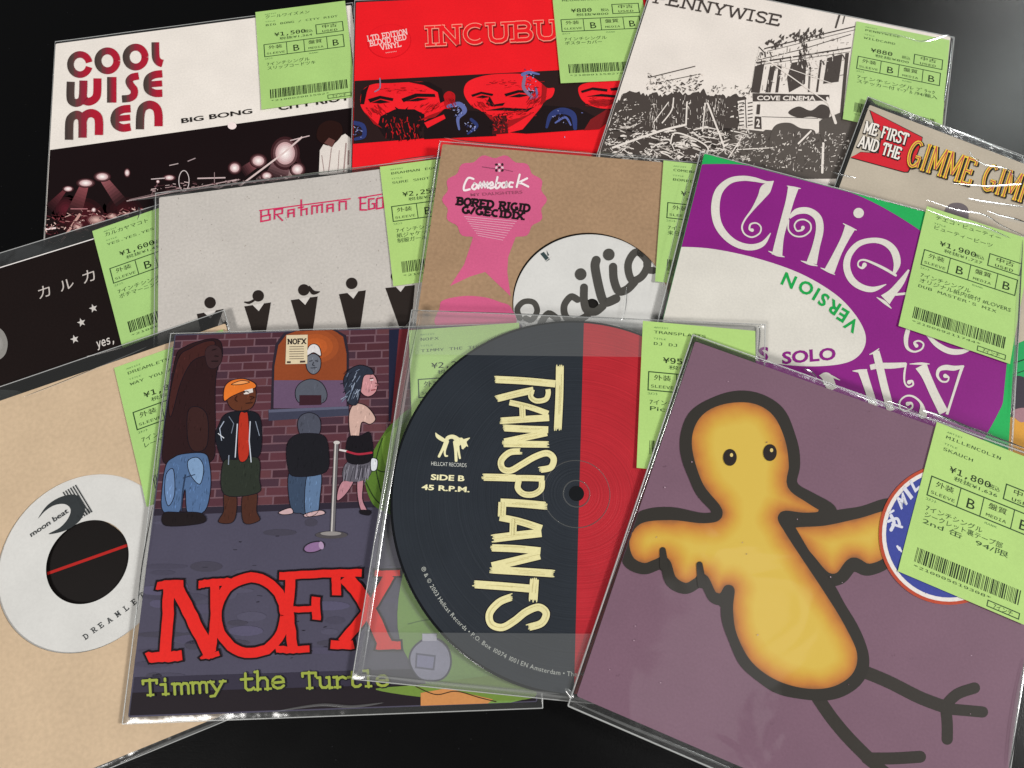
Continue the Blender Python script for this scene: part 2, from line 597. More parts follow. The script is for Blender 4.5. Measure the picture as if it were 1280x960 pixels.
SKEL = {
    'A': (.84, [[(.08, 0), (.42, 1)], [(.42, 1), (.76, 0)], [(.2, .34), (.64, .34)]], [(.08, 0), (.76, 0)]),
    'B': (.76, [[(.16, 0), (.16, 1)], _bowl(.16, .6, .53, .94), _bowl(.16, .66, .06, .53)], [(.12, 0), (.12, 1)]),
    'C': (.78, [_arc(.42, .5, .32, .45, 50, 310)], []),
    'D': (.8, [[(.16, 0), (.16, 1)], _bowl(.16, .72, .06, .94)], [(.12, 0), (.12, 1)]),
    'E': (.74, [[(.16, 0), (.16, 1)], [(.16, .94), (.66, .94)], [(.16, .5), (.5, .5)], [(.16, .06), (.66, .06)], [(.64, .94), (.64, .76)], [(.64, .06), (.64, .26)], [(.5, .4), (.5, .6)]], [(.12, 0), (.12, 1)]),
    'F': (.7, [[(.16, 0), (.16, 1)], [(.16, .94), (.64, .94)], [(.16, .5), (.48, .5)], [(.62, .94), (.62, .76)]], [(.16, 0), (.12, 1)]),
    'G': (.84, [_arc(.42, .5, .32, .45, 50, 325), [(.48, .42), (.78, .42)], [(.72, .42), (.72, .06)]], []),
    'H': (.84, [[(.16, 0), (.16, 1)], [(.68, 0), (.68, 1)], [(.16, .5), (.68, .5)]], [(.16, 0), (.16, 1), (.68, 0), (.68, 1)]),
    'I': (.42, [[(.21, 0), (.21, 1)]], [(.21, 0), (.21, 1)]),
    'L': (.7, [[(.16, 0), (.16, 1)], [(.16, .06), (.64, .06)], [(.62, .06), (.62, .28)]], [(.12, 0), (.16, 1)]),
    'M': (.98, [[(.16, 0), (.16, 1)], [(.16, 1), (.49, .2)], [(.49, .2), (.82, 1)], [(.82, 1), (.82, 0)]], [(.16, 0), (.82, 0), (.12, 1), (.86, 1)]),
    'N': (.86, [[(.16, 0), (.16, 1)], [(.16, 1), (.7, 0)], [(.7, 0), (.7, 1)]], [(.16, 0), (.12, 1), (.7, 1)]),
    'O': (.82, [_arc(.41, .5, .32, .45, 0, 360, 28)], []),
    'P': (.74, [[(.16, 0), (.16, 1)], _bowl(.16, .66, .46, .94)], [(.16, 0), (.12, 1)]),
    'R': (.8, [[(.16, 0), (.16, 1)], _bowl(.16, .64, .5, .94), [(.4, .5), (.7, 0)]], [(.16, 0), (.12, 1), (.72, 0)]),
    'S': (.72, [[(.62, .78), (.56, .9), (.36, .95), (.16, .88), (.12, .72), (.24, .57), (.5, .46), (.61, .3), (.55, .12), (.36, .05), (.16, .1), (.09, .24)]], []),
    'T': (.74, [[(.37, 0), (.37, 1)], [(.06, .94), (.68, .94)], [(.07, .94), (.07, .74)], [(.67, .94), (.67, .74)]], [(.37, 0)]),
    'U': (.84, [[(.16, 1), (.16, .34), (.2, .16), (.32, .06), (.52, .06), (.64, .16), (.68, .34), (.68, 1)]], [(.16, 1), (.68, 1)]),
    'V': (.82, [[(.1, 1), (.41, 0)], [(.41, 0), (.72, 1)]], [(.1, 1), (.72, 1)]),
    'W': (1.1, [[(.1, 1), (.32, 0)], [(.32, 0), (.55, .9)], [(.55, .9), (.78, 0)], [(.78, 0), (1.0, 1)]], [(.1, 1), (1.0, 1)]),
    'X': (.82, [[(.1, 0), (.72, 1)], [(.1, 1), (.72, 0)]], [(.1, 0), (.72, 1), (.1, 1), (.72, 0)]),
    'Y': (.8, [[(.1, 1), (.4, .45)], [(.7, 1), (.4, .45)], [(.4, .47), (.4, 0)]], [(.1, 1), (.7, 1), (.4, 0)]),
    '/': (.5, [[(.06, -.05), (.44, 1.05)]], []),
    ' ': (.5, [], []),
    'i': (.6, [[(.3, 0), (.3, .66)], [(.1, .64), (.3, .64)], [(.3, .86), (.3, .98)]], [(.3, 0)]),
    'm': (.8, [[(.1, 0), (.1, .66)], [(.1, .52), (.2, .64), (.34, .62), (.4, .5), (.4, 0)], [(.4, .5), (.5, .64), (.64, .62), (.7, .5), (.7, 0)], [(.0, .64), (.1, .64)]], []),
    'y': (.7, [[(.08, .66), (.36, .02)], [(.64, .66), (.36, .02), (.24, -.24), (.06, -.26)]], [(.1, .66), (.62, .66)]),
    't': (.66, [[(.24, .92), (.24, .16), (.34, .04), (.5, .05), (.6, .14)], [(.04, .62), (.54, .62)]], []),
    'h': (.7, [[(.12, 0), (.12, 1)], [(.12, .46), (.26, .63), (.46, .63), (.56, .48), (.56, 0)], [(.0, .97), (.12, .97)]], [(.12, 0), (.58, 0)]),
    'e': (.68, [[(.08, .34), (.58, .36), (.56, .52), (.44, .64), (.26, .64), (.12, .52), (.08, .34), (.14, .14), (.3, .04), (.46, .06), (.58, .16)]], []),
    'u': (.7, [[(.12, .66), (.12, .2), (.2, .05), (.38, .04), (.52, .18)], [(.54, .66), (.54, 0)], [(.0, .64), (.12, .64)], [(.42, .64), (.54, .64)], [(.54, .03), (.66, .03)]], []),
    'r': (.66, [[(.2, 0), (.2, .66)], [(.2, .44), (.32, .6), (.46, .65), (.6, .56)], [(.04, .64), (.2, .64)]], [(.2, 0)]),
    'l': (.6, [[(.3, 0), (.3, 1)], [(.1, .97), (.3, .97)]], [(.3, 0)]),
}


def sktext(a, st, bl, br, tl, w, m, layer=1, serif=0.14, st_h=None, mono=None, grow=0.0, shift=(0, 0), space=0.0, cap=None):
    """slab lettering from the skeleton alphabet, fitted between bl and br with height tl-bl (pixels)"""
    adv = [(mono or SKEL[c][0]) + space for c in st]
    tot = sum(adv)
    x = 0
    ux, uy = (br[0] - bl[0]) / tot, (br[1] - bl[1]) / tot
    vx, vy = tl[0] - bl[0], tl[1] - bl[1]

    def mp(px, py, x):
        return (bl[0] + shift[0] + (x + px) * ux + py * vx, bl[1] + shift[1] + (x + px) * uy + py * vy)
    hs = st_h if st_h else w
    for c, ad in zip(st, adv):
        g = SKEL[c]
        off = (ad - g[0]) / 2
        for sk in g[1]:
            pts = [mp(p[0] + off, p[1], x) for p in sk]
            a.stroke(pts, w + grow, m, layer, cap)
        if serif:
            for (sx, sy) in g[2]:
                yy = sy + (0.045 if sy < .3 else -0.045)
                p = [mp(sx + off - serif, yy, x), mp(sx + off + serif, yy, x)]
                e = grow / 2 / (math.hypot(p[1][0] - p[0][0], p[1][1] - p[0][1]) or 1)
                p = [(p[0][0] - (p[1][0] - p[0][0]) * e, p[0][1] - (p[1][1] - p[0][1]) * e), (p[1][0] + (p[1][0] - p[0][0]) * e, p[1][1] + (p[1][1] - p[0][1]) * e)]
                a.stroke(p, hs + grow, m, layer)
        x += ad


# ------------------------------------------------------------------ mesh builders for cover, film, sticker
def link_mesh(name, v, f, mats, fm, parent, smooth_=False):
    me = bpy.data.meshes.new(name)
    me.from_pydata(v, [], f)
    for m in mats:
        me.materials.append(m)
    me.polygons.foreach_set('material_index', fm)
    if smooth_:
        me.polygons.foreach_set('use_smooth', [True] * len(f))
    me.update()
    o = bpy.data.objects.new(name, me)
    COL.objects.link(o)
    o.parent = parent
    return o


def thing(s, name, label, cat, group=None):
    o = bpy.data.objects.new(name, None)
    o.empty_display_size = 0.02
    o.matrix_world = s.M
    o['label'], o['category'] = label, cat
    if group:
        o['group'] = group
    COL.objects.link(o)
    return o


def round_quad(q, r=0.0008):
    """quad with slightly rounded corners (cut paper)"""
    out = []
    for i in range(4):
        p, a, b = q[i], q[i - 1], q[(i + 1) % 4]
        da, db = (a - p).normalized() * r, (b - p).normalized() * r
        out += [p + da, p + (da + db) * 0.29, p + db]
    return out


def card(s, parent, face_hx, edge_hx, t=None, hole=None, name='cover', grain=0.05, blotch=0.05, label=None, gscale=900.0):
    """a cardboard sleeve: flat box; with hole = (centre, radius) a die-cut front panel and a back panel"""
    t = (t or s.t) / 1000.0
    fm = ink(face_hx, grain=grain, blotch=blotch, gscale=gscale)
    em = ink(edge_hx, coat=False)
    q = round_quad(s.cl)
    v, f, mi = [], [], []

    def slab(outer, inner, zt, zb):
        loops = [outer] + ([inner] if inner else [])
        flat = [p for l in loops for p in l]
        tris = tessellate_polygon([[Vector((p.x, p.y, 0)) for p in l] for l in loops])
        o = len(v)
        n = len(flat)
        for z in (zt, zb):
            v.extend((p.x, p.y, z) for p in flat)

        def up(tr):
            A, B, C = (flat[i] for i in tr)
            return ((B - A).x * (C - A).y - (B - A).y * (C - A).x) > 0
        for tr in tris:
            tr = tuple(tr)
            if not up(tr):
                tr = tr[::-1]
            f.append([o + i for i in tr]); mi.append(0)
            f.append([o + n + i for i in tr[::-1]]); mi.append(1)
        k = 0
        for l in loops:
            for i in range(len(l)):
                j = (i + 1) % len(l)
                f.append([o + k + i, o + n + k + i, o + n + k + j, o + k + j]); mi.append(1)
            k += len(l)
    if hole:
        c, r = hole
        circ = [Vector((c.x + r * math.cos(2 * math.pi * i / 72), c.y + r * math.sin(2 * math.pi * i / 72))) for i in range(72)]
        slab(q, circ, 0.0, -0.00045)
        slab(q, None, -t + 0.00045, -t)
    else:
        slab(q, None, 0.0, -t)
    o = link_mesh(name, v, f, [fm, em], mi, parent)
    if label:
        o['label'] = label
    return o


def ripple(v, f, fm, pts, r, mi):
    """a low open ripple in the film: it fades to nothing at both ends"""
    o = len(v)
    n = len(pts)
    seg = 6
    for i, p in enumerate(pts):
        a, b = pts[max(i - 1, 0)], pts[min(i + 1, n - 1)]
        d = Vector((b.x - a.x, b.y - a.y, 0)).normalized()
        side = Vector((-d.y, d.x, 0))
        k = max(0.05, math.sin(math.pi * i / max(n - 1, 1)) ** .6)
        for j in range(seg + 1):
            t = j / seg
            q = p + side * (r * 1.5 * k * (2 * t - 1)) + Vector((0, 0, r * .62 * k * math.sin(math.pi * t)))
            v.append(tuple(q))
    for i in range(n - 1):
        for j in range(seg):
            f.append([o + i * (seg + 1) + j, o + i * (seg + 1) + j + 1, o + (i + 1) * (seg + 1) + j + 1, o + (i + 1) * (seg + 1) + j])
            fm.append(mi)


def tube(v, f, fm, pts, r, mi, squash=0.55, seg=7, taper=True):
    """a soft ridge along local 3-D points"""
    o = len(v)
    n = len(pts)
    for i, p in enumerate(pts):
        a = pts[max(i - 1, 0)]
        b = pts[min(i + 1, n - 1)]
        d = (b - a)
        d = Vector((d.x, d.y, 0)).normalized()
        side = Vector((-d.y, d.x, 0))
        k = 1.0
        if taper:
            k = max(0.12, min(1.0, math.sin(math.pi * i / max(n - 1, 1)) * 1.6))
        for j in range(seg):
            ang = 2 * math.pi * j / seg
            q = p + side * (r * k * math.cos(ang)) + Vector((0, 0, r * k * squash * math.sin(ang)))
            v.append(tuple(q))
    for i in range(n - 1):
        for j in range(seg):
            k = (j + 1) % seg
            f.append([o + i * seg + j, o + i * seg + k, o + (i + 1) * seg + k, o + (i + 1) * seg + j])
            fm.append(mi)


def plastic(s, parent, folds=(), strips=(), haze=False, weld=0.00028, full_back=True, outer=None):
    """the clear bag: margins that stand out past the cover, welded edge, back film, creases, extra front flaps"""
    rnd = random.Random(sum(map(ord, s.name)))
    v, f, fm = [], [], []
    mats = [FILMH if haze else FILM, WELD, FOLD, FILMS]
    n = 28
    bag = outer or s.bag
    edge_top = -0.0004
    # ring of film, a little wavy, from the cover's edge out to the weld
    ring_in, ring_out = [], []
    for e in range(4):
        a0, a1 = s.cl[e], s.cl[(e + 1) % 4]
        b0, b1 = bag[e], bag[(e + 1) % 4]
        for i in range(n):
            t = i / n
            ring_in.append(a0.lerp(a1, t))
            ring_out.append(b0.lerp(b1, t))
    m = len(ring_in)
    mids = [a.lerp(b, 0.5) for a, b in zip(ring_in, ring_out)]
    wob = [rnd.uniform(-1, 1) for _ in range(m)]
    for _ in range(5):
        wob = [(wob[i - 1] + wob[i] * 2 + wob[(i + 1) % m]) / 4 for i in range(m)]
    zo = -min(s.t / 2000.0, 0.0009)
    o = len(v)
    for i in range(m):
        v.append((ring_in[i].x, ring_in[i].y, 0.00002))
    for i in range(m):
        v.append((mids[i].x, mids[i].y, zo * 0.35 + wob[i] * 0.00016))
    for i in range(m):
        v.append((ring_out[i].x, ring_out[i].y, zo + wob[i] * 0.0002))
    for r_ in (0, 1):
        for i in range(m):
            j = (i + 1) % m
            f.append([o + r_ * m + i, o + r_ * m + j, o + (r_ + 1) * m + j, o + (r_ + 1) * m + i]); fm.append(0)
    # back film under the cover
    zb = -s.t / 1000.0 - 0.0001
    o3 = len(v)
    v.extend(v[o + 2 * m:o + 3 * m])
    o2 = len(v)
    for i in range(m):
        v.append((ring_in[i].x, ring_in[i].y, zb))
    for i in range(m):
        j = (i + 1) % m
        f.append([o3 + i, o3 + j, o2 + j, o2 + i]); fm.append(0)
    f.append([o2 + i for i in range(m)]); fm.append(0)
    # weld all round
    wp = [Vector(v[o + 2 * m + i]) for i in range(m)] 
    for e in range(4):
        seg = [wp[(e * n + i) % m] for i in range(n + 1)]
        tube(v, f, fm, seg, weld, 1, squash=0.8, seg=6, taper=False)
    for pts, r in folds:
        q = [s.P(p) for p in smooth(pts, 7)]
        ripple(v, f, fm, [Vector((p.x, p.y, 0.00080)) for p in q], r, 2)
    for pts in strips:
        q = [s.P(p) for p in pts]
        o = len(v)
        v.extend((p.x, p.y, 0.00125) for p in q)
        f.append([o + i for i in range(len(q))]); fm.append(3)
    return link_mesh('plastic_sleeve', v, f, mats, fm, parent, smooth_=True)


GREEN = '#a9ce7d'


def price_sticker(s, parent, bl, up, artist, title, price, sub, lines, z=0.00062, seed=1, x_in=0.0, label=None):
    """green price slip, 56.5 x 75 mm, printed in black"""
    B = s.P(bl)
    U = (s.P(up) - B).normalized()
    R = Vector((U.y, -U.x))
    Wd, Ht = 0.0565, 0.0752
    TL = B + U * Ht
    rnd = random.Random(seed)
    a = Art(s)
    tw = rnd.uniform(-.012, .03)
    tint_ = '#' + ''.join('%02x' % int(max(0, min(255, round(int(GREEN[i:i + 2], 16) * (1 + tw * k_))))) for i, k_ in ((1, 1.2), (3, .5), (5, -.6)))
    paper = ink(tint_, coat=False, rough=0.6, grain=0.03, blotch=0.04)
    black = ink('#2e4a2a', coat=False, rough=0.6)
    dark = ink('#1c2c18', coat=False, rough=0.6)
    mid = ink('#5c8550', coat=False, rough=0.6)

    def pt(x, y, h=0.0):           # fractions across and down -> local
        q = TL + R * (x * Wd) - U * (y * Ht)
        # slip lifts a touch along its free lower edge
        return (q.x, q.y, z + 0.00025 * max(0, y - 0.75) ** 2 * 16 + h)
    # paper: gently bent sheet with thickness
    nx, ny = 4, 14
    o = 0
    for lay in (0, 1):
        for j in range(ny + 1):
            for i in range(nx + 1):
                a.v.append(pt(i / nx, j / ny, -0.00012 * lay)); a.uv.append((0, 0))
    pm = a.mi(paper)
    K = (nx + 1) * (ny + 1)
    for j in range(ny):
        for i in range(nx):
            p = j * (nx + 1) + i
            a.f.append([p, p + nx + 1, p + nx + 2, p + 1]); a.fm.append(pm)
            a.f.append([K + p, K + p + 1, K + p + nx + 2, K + p + nx + 1]); a.fm.append(pm)
    rim = [i for i in range(nx + 1)] + [(j + 1) * (nx + 1) - 1 for j in range(1, ny + 1)] + \
          [ny * (nx + 1) + i for i in range(nx - 1, -1, -1)] + [j * (nx + 1) for j in range(ny - 1, 0, -1)]
    for i in range(len(rim)):
        p, q = rim[i], rim[(i + 1) % len(rim)]
        a.f.append([p, q, K + q, K + p]); a.fm.append(pm)

    def quad(x0, y0, x1, y1, m):
        o = len(a.v)
        for (x, y) in ((x0, y0), (x0, y1), (x1, y1), (x1, y0)):
            a.v.append(pt(x, y, 0.00004)); a.uv.append((0, 0))
        a.f.append([o, o + 1, o + 2, o + 3]); a.fm.append(a.mi(m))

    def frame(x0, y0, x1, y1, w, m):
        wy = w * Wd / Ht
        quad(x0, y0, x1, y0 + wy, m); quad(x0, y1 - wy, x1, y1, m)
        quad(x0, y0 + wy, x0 + w, y1 - wy, m); quad(x1 - w, y0 + wy, x1, y1 - wy, m)

    def txt(st, x, y, hmm, m, font='mono', wid=None, bold=0.0):
        """x, y: left and baseline as fractions; hmm cap height in mm; wid: fraction of the slip's width"""
        if font == 'mono' and not st.replace('¥', '').isascii():
            font = None
        v, t = text_tris(st, font, bold, 2)
        if not v:
            return
        sc = hmm / 1000 / 0.73
        x1 = max(p[0] for p in v)
        sx = sc if not wid else wid * Wd / x1
        o = len(a.v)
        for p in v:
            a.v.append(pt(x + p[0] * sx / Wd, y - p[1] * sc / Ht, 0.00007)); a.uv.append((0, 0))
        mi = a.mi(m)
        for q in t:
            a.f.append([o + i for i in q]); a.fm.append(mi)
    txt('ARTIST', .10, .045, 1.1, mid, wid=.13)
    txt(artist, .10, .083, 2.1, black, wid=min(.8, .042 * len(artist)) if artist.isascii() else min(.8, .062 * len(artist)))
    txt('TITLE', .10, .125, 1.1, mid, wid=.11)
    txt(title, .10, .165, 2.1, black, wid=min(.8, .042 * len(title)) if title.isascii() else min(.8, .062 * len(title)))
    txt(price, .19, .285, 4.0, dark, wid=.055 * len(price) + .01, bold=0.008)
    txt(sub, .24, .325, 1.7, black, wid=.36)
    txt('税込', .52, .285, 1.9, black, wid=.09)
    frame(.645, .215, .95, .32, .010, black)
    txt('中古', .71, .262, 2.3, dark, wid=.17)
    txt('USED', .71, .306, 2.2, dark, wid=.17)
    frame(.065, .352, .94, .485, .010, black)
    for x in (.31, .50, .75):
        quad(x, .36, x + .008, .478, black)
    txt('外装', .115, .407, 2.3, dark, wid=.15)
    txt('SLEEVE', .09, .462, 2.0, black, wid=.20)
    txt('B', .375, .460, 5.0, dark, font=None, wid=.075)
    txt('盤質', .55, .407, 2.3, dark, wid=.15)
    txt('MEDIA', .545, .462, 2.0, black, wid=.165)
    txt('B', .805, .460, 5.0, dark, font=None, wid=.075)
    txt('ｺﾒﾝﾄ', .065, .512, 1.2, mid, wid=.09)
    txt('RANK', .55, .512, 1.2, mid, wid=.10)
    yy = .575
    for ln in lines:
        txt(ln, .085, yy, 2.2, black, wid=min(.84, .058 * len(ln) if not ln.isascii() else .045 * len(ln)))
        yy += .042
    x = .10
    while x < .925:
        w = rnd.choice((.004, .004, .008, .008, .012))
        quad(x, .815, min(x + w, .93), .905, dark)
        x += w + rnd.choice((.005, .005, .008, .011))
    txt('*2100%08d*' % rnd.randrange(10 ** 8), .10, .937, 1.6, black, wid=.62)
    frame(.70, .945, .955, .985, .008, black)
    txt('7インチ', .75, .978, 1.8, black, wid=.15)
    return a.build('price_sticker', parent, label)


GRP = 'used records in clear plastic sleeves laid out on the table'

# ------------------------------------------------------------------ the table
def table_material():
    m, nt, N, L, b = node_mat('black_table_top')
    tc = N.new('ShaderNodeTexCoord')
    n = N.new('ShaderNodeTexNoise'); n.inputs['Scale'].default_value = 1400; n.inputs['Detail'].default_value = 3
    L.new(tc.outputs['Object'], n.inputs['Vector'])
    n2 = N.new('ShaderNodeTexNoise'); n2.inputs['Scale'].default_value = 60; n2.inputs['Detail'].default_value = 8
    L.new(tc.outputs['Object'], n2.inputs['Vector'])
    r = N.new('ShaderNodeMapRange')
    r.inputs['From Min'].default_value, r.inputs['From Max'].default_value = .35, .65
    r.inputs['To Min'].default_value, r.inputs['To Max'].default_value = .215, .23
    L.new(n2.outputs['Fac'], r.inputs['Value']); L.new(r.outputs[0], b.inputs['Roughness'])
    bu = N.new('ShaderNodeBump'); bu.inputs['Strength'].default_value = .25; bu.inputs['Distance'].default_value = .0002
    L.new(n.outputs['Fac'], bu.inputs['Height']); L.new(bu.outputs[0], b.inputs['Normal'])
    # faint dust
    v = N.new('ShaderNodeTexVoronoi'); v.inputs['Scale'].default_value = 170
    L.new(tc.outputs['Object'], v.inputs['Vector'])
    lt = N.new('ShaderNodeMath'); lt.operation = 'LESS_THAN'; lt.inputs[1].default_value = .035
    L.new(v.outputs['Distance'], lt.inputs[0])
    mx = N.new('ShaderNodeMix'); mx.data_type = 'RGBA'
    mx.inputs['A'].default_value = (.0028, .0028, .003, 1); mx.inputs['B'].default_value = (.02, .02, .022, 1)
    L.new(lt.outputs[0], mx.inputs['Factor']); L.new(mx.outputs['Result'], b.inputs['Base Color'])
    b.inputs['Specular IOR Level'].default_value = .30
    return m


tv = []
TX0, TX1, TY0, TY1 = -0.9, 0.9, -0.35, 0.85
tv = [(TX0, TY0, 0), (TX1, TY0, 0), (TX1, TY1, 0), (TX0, TY1, 0), (TX0, TY0, -.03), (TX1, TY0, -.03), (TX1, TY1, -.03), (TX0, TY1, -.03)]
tb = link_mesh('table_top', tv, [[0, 1, 2, 3], [7, 6, 5, 4], [0, 4, 5, 1], [1, 5, 6, 2], [2, 6, 7, 3], [3, 7, 4, 0]], [table_material()], [0] * 6, None)
tb['kind'] = 'structure'
tb['label'] = 'glossy black table top under the spread of records'
tb['category'] = 'table'


# ================================================================== 1  cream and black sleeve, fat red letters, stage photo
def build_cool():
    s = S['cool']
    r = thing(s, 'record_sleeve', 'cream and black record sleeve with fat dark red capitals above a stage photo', 'record', GRP)
    c = card(s, r, '#efe7df', '#f2ece2')
    z = Z(0, 0, .354); zz = Z(55, 170, .3047)
    a = Art(s)
    bl = (s.px(*s.cl[3]), s.px(*s.cl[2]))
    a.poly([(62.6, 187.5), (442.8, 134.3), bl[1], bl[0]], '#170b0d', 0)
    # red stage glow, low left
    for (x, y, rx, ry, ci) in ((150, 330, 120, 95, '#4a131c'), (90, 300, 60, 60, '#5a1c28'), (330, 300, 90, 60, '#3a1016'), (1000, 130, 70, 90, '#5c2a32')):
        p = zz([(x, y)])[0]
        a.glow(p[0], p[1], rx * .3047, ry * .3047, ci, '#170b0d', 1, 6)
    # spot lamps and their beams
    for pts, w, hx in (([(90, 220), (20, 300)], [12, 40], '#6b3038'), ([(168, 200), (120, 330)], [34, 66], '#8c4a50'), ([(240, 170), (318, 275)], [30, 52], '#9a5a60'),
                       ([(880, 105), (815, 150)], [34, 44], '#8f565c'), ([(990, 75), (950, 180)], [60, 96], '#a4777c'), ([(1040, 140), (930, 175)], [30, 60], '#b79a9a'), ([(915, 160), (880, 190)], [24, 40], '#a88084')):
        c0, c1 = lin(hx), lin('#1d0d10')
        for q in range(10):
            ta, tb = q / 10, (q + 1) / 10
            mix = ''.join('%02x' % int(round(255 * (12.92 * v if v < .0031308 else 1.055 * v ** (1 / 2.4) - .055))) for v in [c0[n_] * (1 - ta) ** 1.4 + c1[n_] * (1 - (1 - ta) ** 1.4) for n_ in range(3)])
            pp = [(pts[0][0] + (pts[1][0] - pts[0][0]) * t_, pts[0][1] + (pts[1][1] - pts[0][1]) * t_) for t_ in (ta, tb)]
            a.stroke(zz(pp), [(w[0] + (w[1] - w[0]) * t_) * .3047 for t_ in (ta, tb)], '#' + mix, 2)
    for (x, y, rx, ry) in ((100, 218, 16, 9), (172, 194, 26, 13), (240, 168, 24, 14), (342, 152, 9, 13), (783, 132, 19, 18), (880, 103, 24, 20), (990, 72, 40, 46), (1040, 138, 22, 20), (515, 172, 18, 9), (468, 188, 6, 6), (915, 165, 18, 14), (205, 304, 8, 8)):
        p = zz([(x, y)])[0]
        a.glow(p[0], p[1], rx * .3047 * 1.5, ry * .3047 * 1.5, '#b98a8c', '#3a1c20', 3, 6)
        a.glow(p[0], p[1], rx * .3047, ry * .3047, '#fff6f4', '#c9a4a6', 4, 6)
    p = z([(820, 445)])[0]
    a.poly(ell(p[0], p[1], 5.5, 4.5), '#f7e6e4', 3)
    # drum kit and stands
    a.stroke(zz(arc(575, 185, 21, 42, 0, 360, 30)), .9, '#d8cccc', 4)
    for pts, w, hx in (([(70, 438), (150, 320)], 3.2, '#c99a92'), ([(340, 268), (560, 225), (800, 178)], 1.3, '#b9a0a0'), ([(350, 262), (560, 215)], .7, '#8f7678'), ([(805, 205), (985, 70), (1060, 5)], 2.2, '#d9c2c0'),
                       ([(440, 178), (520, 172)], 1.2, '#cdbdbd'), ([(630, 175), (745, 172)], 1.6, '#cbb5b5'), ([(440, 245), (470, 190)], .8, '#7d5b60'), ([(515, 122), (552, 114)], 1.1, '#bfaeae'), ([(590, 105), (622, 92)], 1.2, '#a89598'),
                       ([(5, 384), (50, 378)], 2.2, '#f3dcdc'), ([(700, 150), (700, 205)], .8, '#9c8486'), ([(1010, 20), (1090, 0)], 1.3, '#cdb6b6'), ([(110, 300), (180, 300)], .9, '#c9848a'), ([(660, 205), (720, 215), (760, 190)], 1.4, '#a58f90'),
                       ([(560, 232), (680, 212), (860, 190), (1040, 170)], .9, '#87696c')):
        a.stroke(zz(pts), w, hx, 4)
    rnd = random.Random(4)
    for i in range(230):
        x = rnd.uniform(0, 420); y = 455 - rnd.random() ** .7 * 130 - x * .1
        p = zz([(x, y), (x + rnd.uniform(-26, 26), y + rnd.uniform(-12, 12))])
        a.stroke(p, rnd.uniform(.4, 1.7), rnd.choice(('#7a3a40', '#b98784', '#e0bcb4', '#4c1c22', '#5e2a30', '#2a1013')), 5)
    for (x, y, rx, ry) in ((215, 345, 40, 22), (140, 375, 24, 26), (280, 330, 24, 14)):
        p = zz([(x, y)])[0]
        a.glow(p[0], p[1], rx * .3047, ry * .3047, '#d9b2aa', '#5e2c31', 5, 5)
    for i in range(90):
        x = rnd.uniform(430, 1080); y = 232 - (x - 430) * .075 - rnd.random() * 28
        p = zz([(x, y), (x + rnd.uniform(-22, 22), y + rnd.uniform(-5, 5))])
        a.stroke(p, rnd.uniform(.4, 1.2), rnd.choice(('#6e4b50', '#a98d8e', '#3d2226', '#cdb5b4')), 5)
    # singer in a white shirt, dark hair
    a.poly(zz([(1128, 160), (1132, 60), (1150, 30), (1182, 48), (1210, 5), (1236, -8), (1258, 10), (1262, 150), (1200, 160)]), '#e2d9d2', 4)
    a.blob(zz([(1120, 10), (1130, -40), (1170, -62), (1215, -50), (1225, -10), (1195, 30), (1160, 40)]), '#28120f', 5)
    a.poly(zz([(1150, 30), (1182, 48), (1195, 20), (1170, 8)]), '#6b443f', 6)
    for pts, w in (([(1180, 50), (1168, 150)], .9), ([(1240, 30), (1230, 150)], 1.6), ([(1212, 60), (1206, 150)], .7), ([(1250, 60), (1248, 120)], 2.0), ([(1140, 80), (1150, 150)], .8)):
        a.stroke(zz(pts), w, '#a58b88', 6)
    a.build('stage_photo', c)

    t = Art(s, base=.00020)
    k = Z(60, 40, .2109); kw = .2109
    g = grad_ink('letter_gradient', [(.12, '#35302c'), (.38, '#54403c'), (.62, '#8e2438'), (.9, '#b3142f')])

    def L(pts, w, x0, x1):
        t.curve(k(pts), w * kw, g, 0, cap=None, n=6, uvr=(60 + x0 * kw, 60 + x1 * kw))
    t.stroke(k(arc(190, 194, 56, 60, 12, 346, 34)), 39 * kw, g, 0, uvr=(60 + 112 * kw, 60 + 265 * kw))
    t.stroke(k(arc(353, 172, 56, 59, 0, 360, 40)), 41 * kw, g, 0, uvr=(60 + 276 * kw, 60 + 432 * kw))
    t.stroke(k(arc(520, 150, 56, 59, 0, 360, 40)), 41 * kw, g, 0, uvr=(60 + 444 * kw, 60 + 600 * kw))
    L([(637, 62), (638, 120), (642, 158), (658, 180), (680, 188)], 45, 610, 680)
    L([(136, 296), (134, 380), (142, 410), (168, 422), (196, 410), (208, 378), (211, 289)], 47, 105, 320)
    L([(211, 392), (220, 408), (246, 414), (276, 399), (292, 368), (294, 276)], 47, 105, 320)
    L([(379, 268), (379, 420)], 55, 350, 410)
    L([(538, 262), (500, 270), (482, 292), (492, 318), (512, 345), (508, 378), (482, 394), (440, 398)], 43, 440, 540)
    L([(678, 249), (632, 255), (598, 275), (588, 312), (598, 345), (634, 364), (678, 364)], 44, 566, 680)
    L([(600, 312), (677, 306)], 36, 566, 680)
    L([(126, 640), (128, 540), (142, 506), (172, 492), (198, 508), (206, 538), (206, 628)], 49, 98, 332)
    L([(206, 530), (222, 496), (256, 482), (290, 496), (303, 530), (303, 612)], 49, 98, 332)
    L([(490, 455), (444, 460), (408, 480), (394, 518), (406, 552), (442, 570), (490, 564)], 46, 366, 490)
    L([(408, 516), (488, 508)], 36, 366, 490)
    L([(546, 578), (548, 500), (562, 452), (602, 432), (640, 448), (655, 488), (656, 560)], 49, 520, 680)
    bk = ink('#211c1a')
    t.text('BIG BONG', *k([(793, 543), (1212, 484), (790, 514)]), bk, 1, bold=.02)
    t.text('CITY RIOT', *z([(985, 392), (1236, 354), (981, 368)]), bk, 1, bold=.02)
    t.build('title_lettering', c)
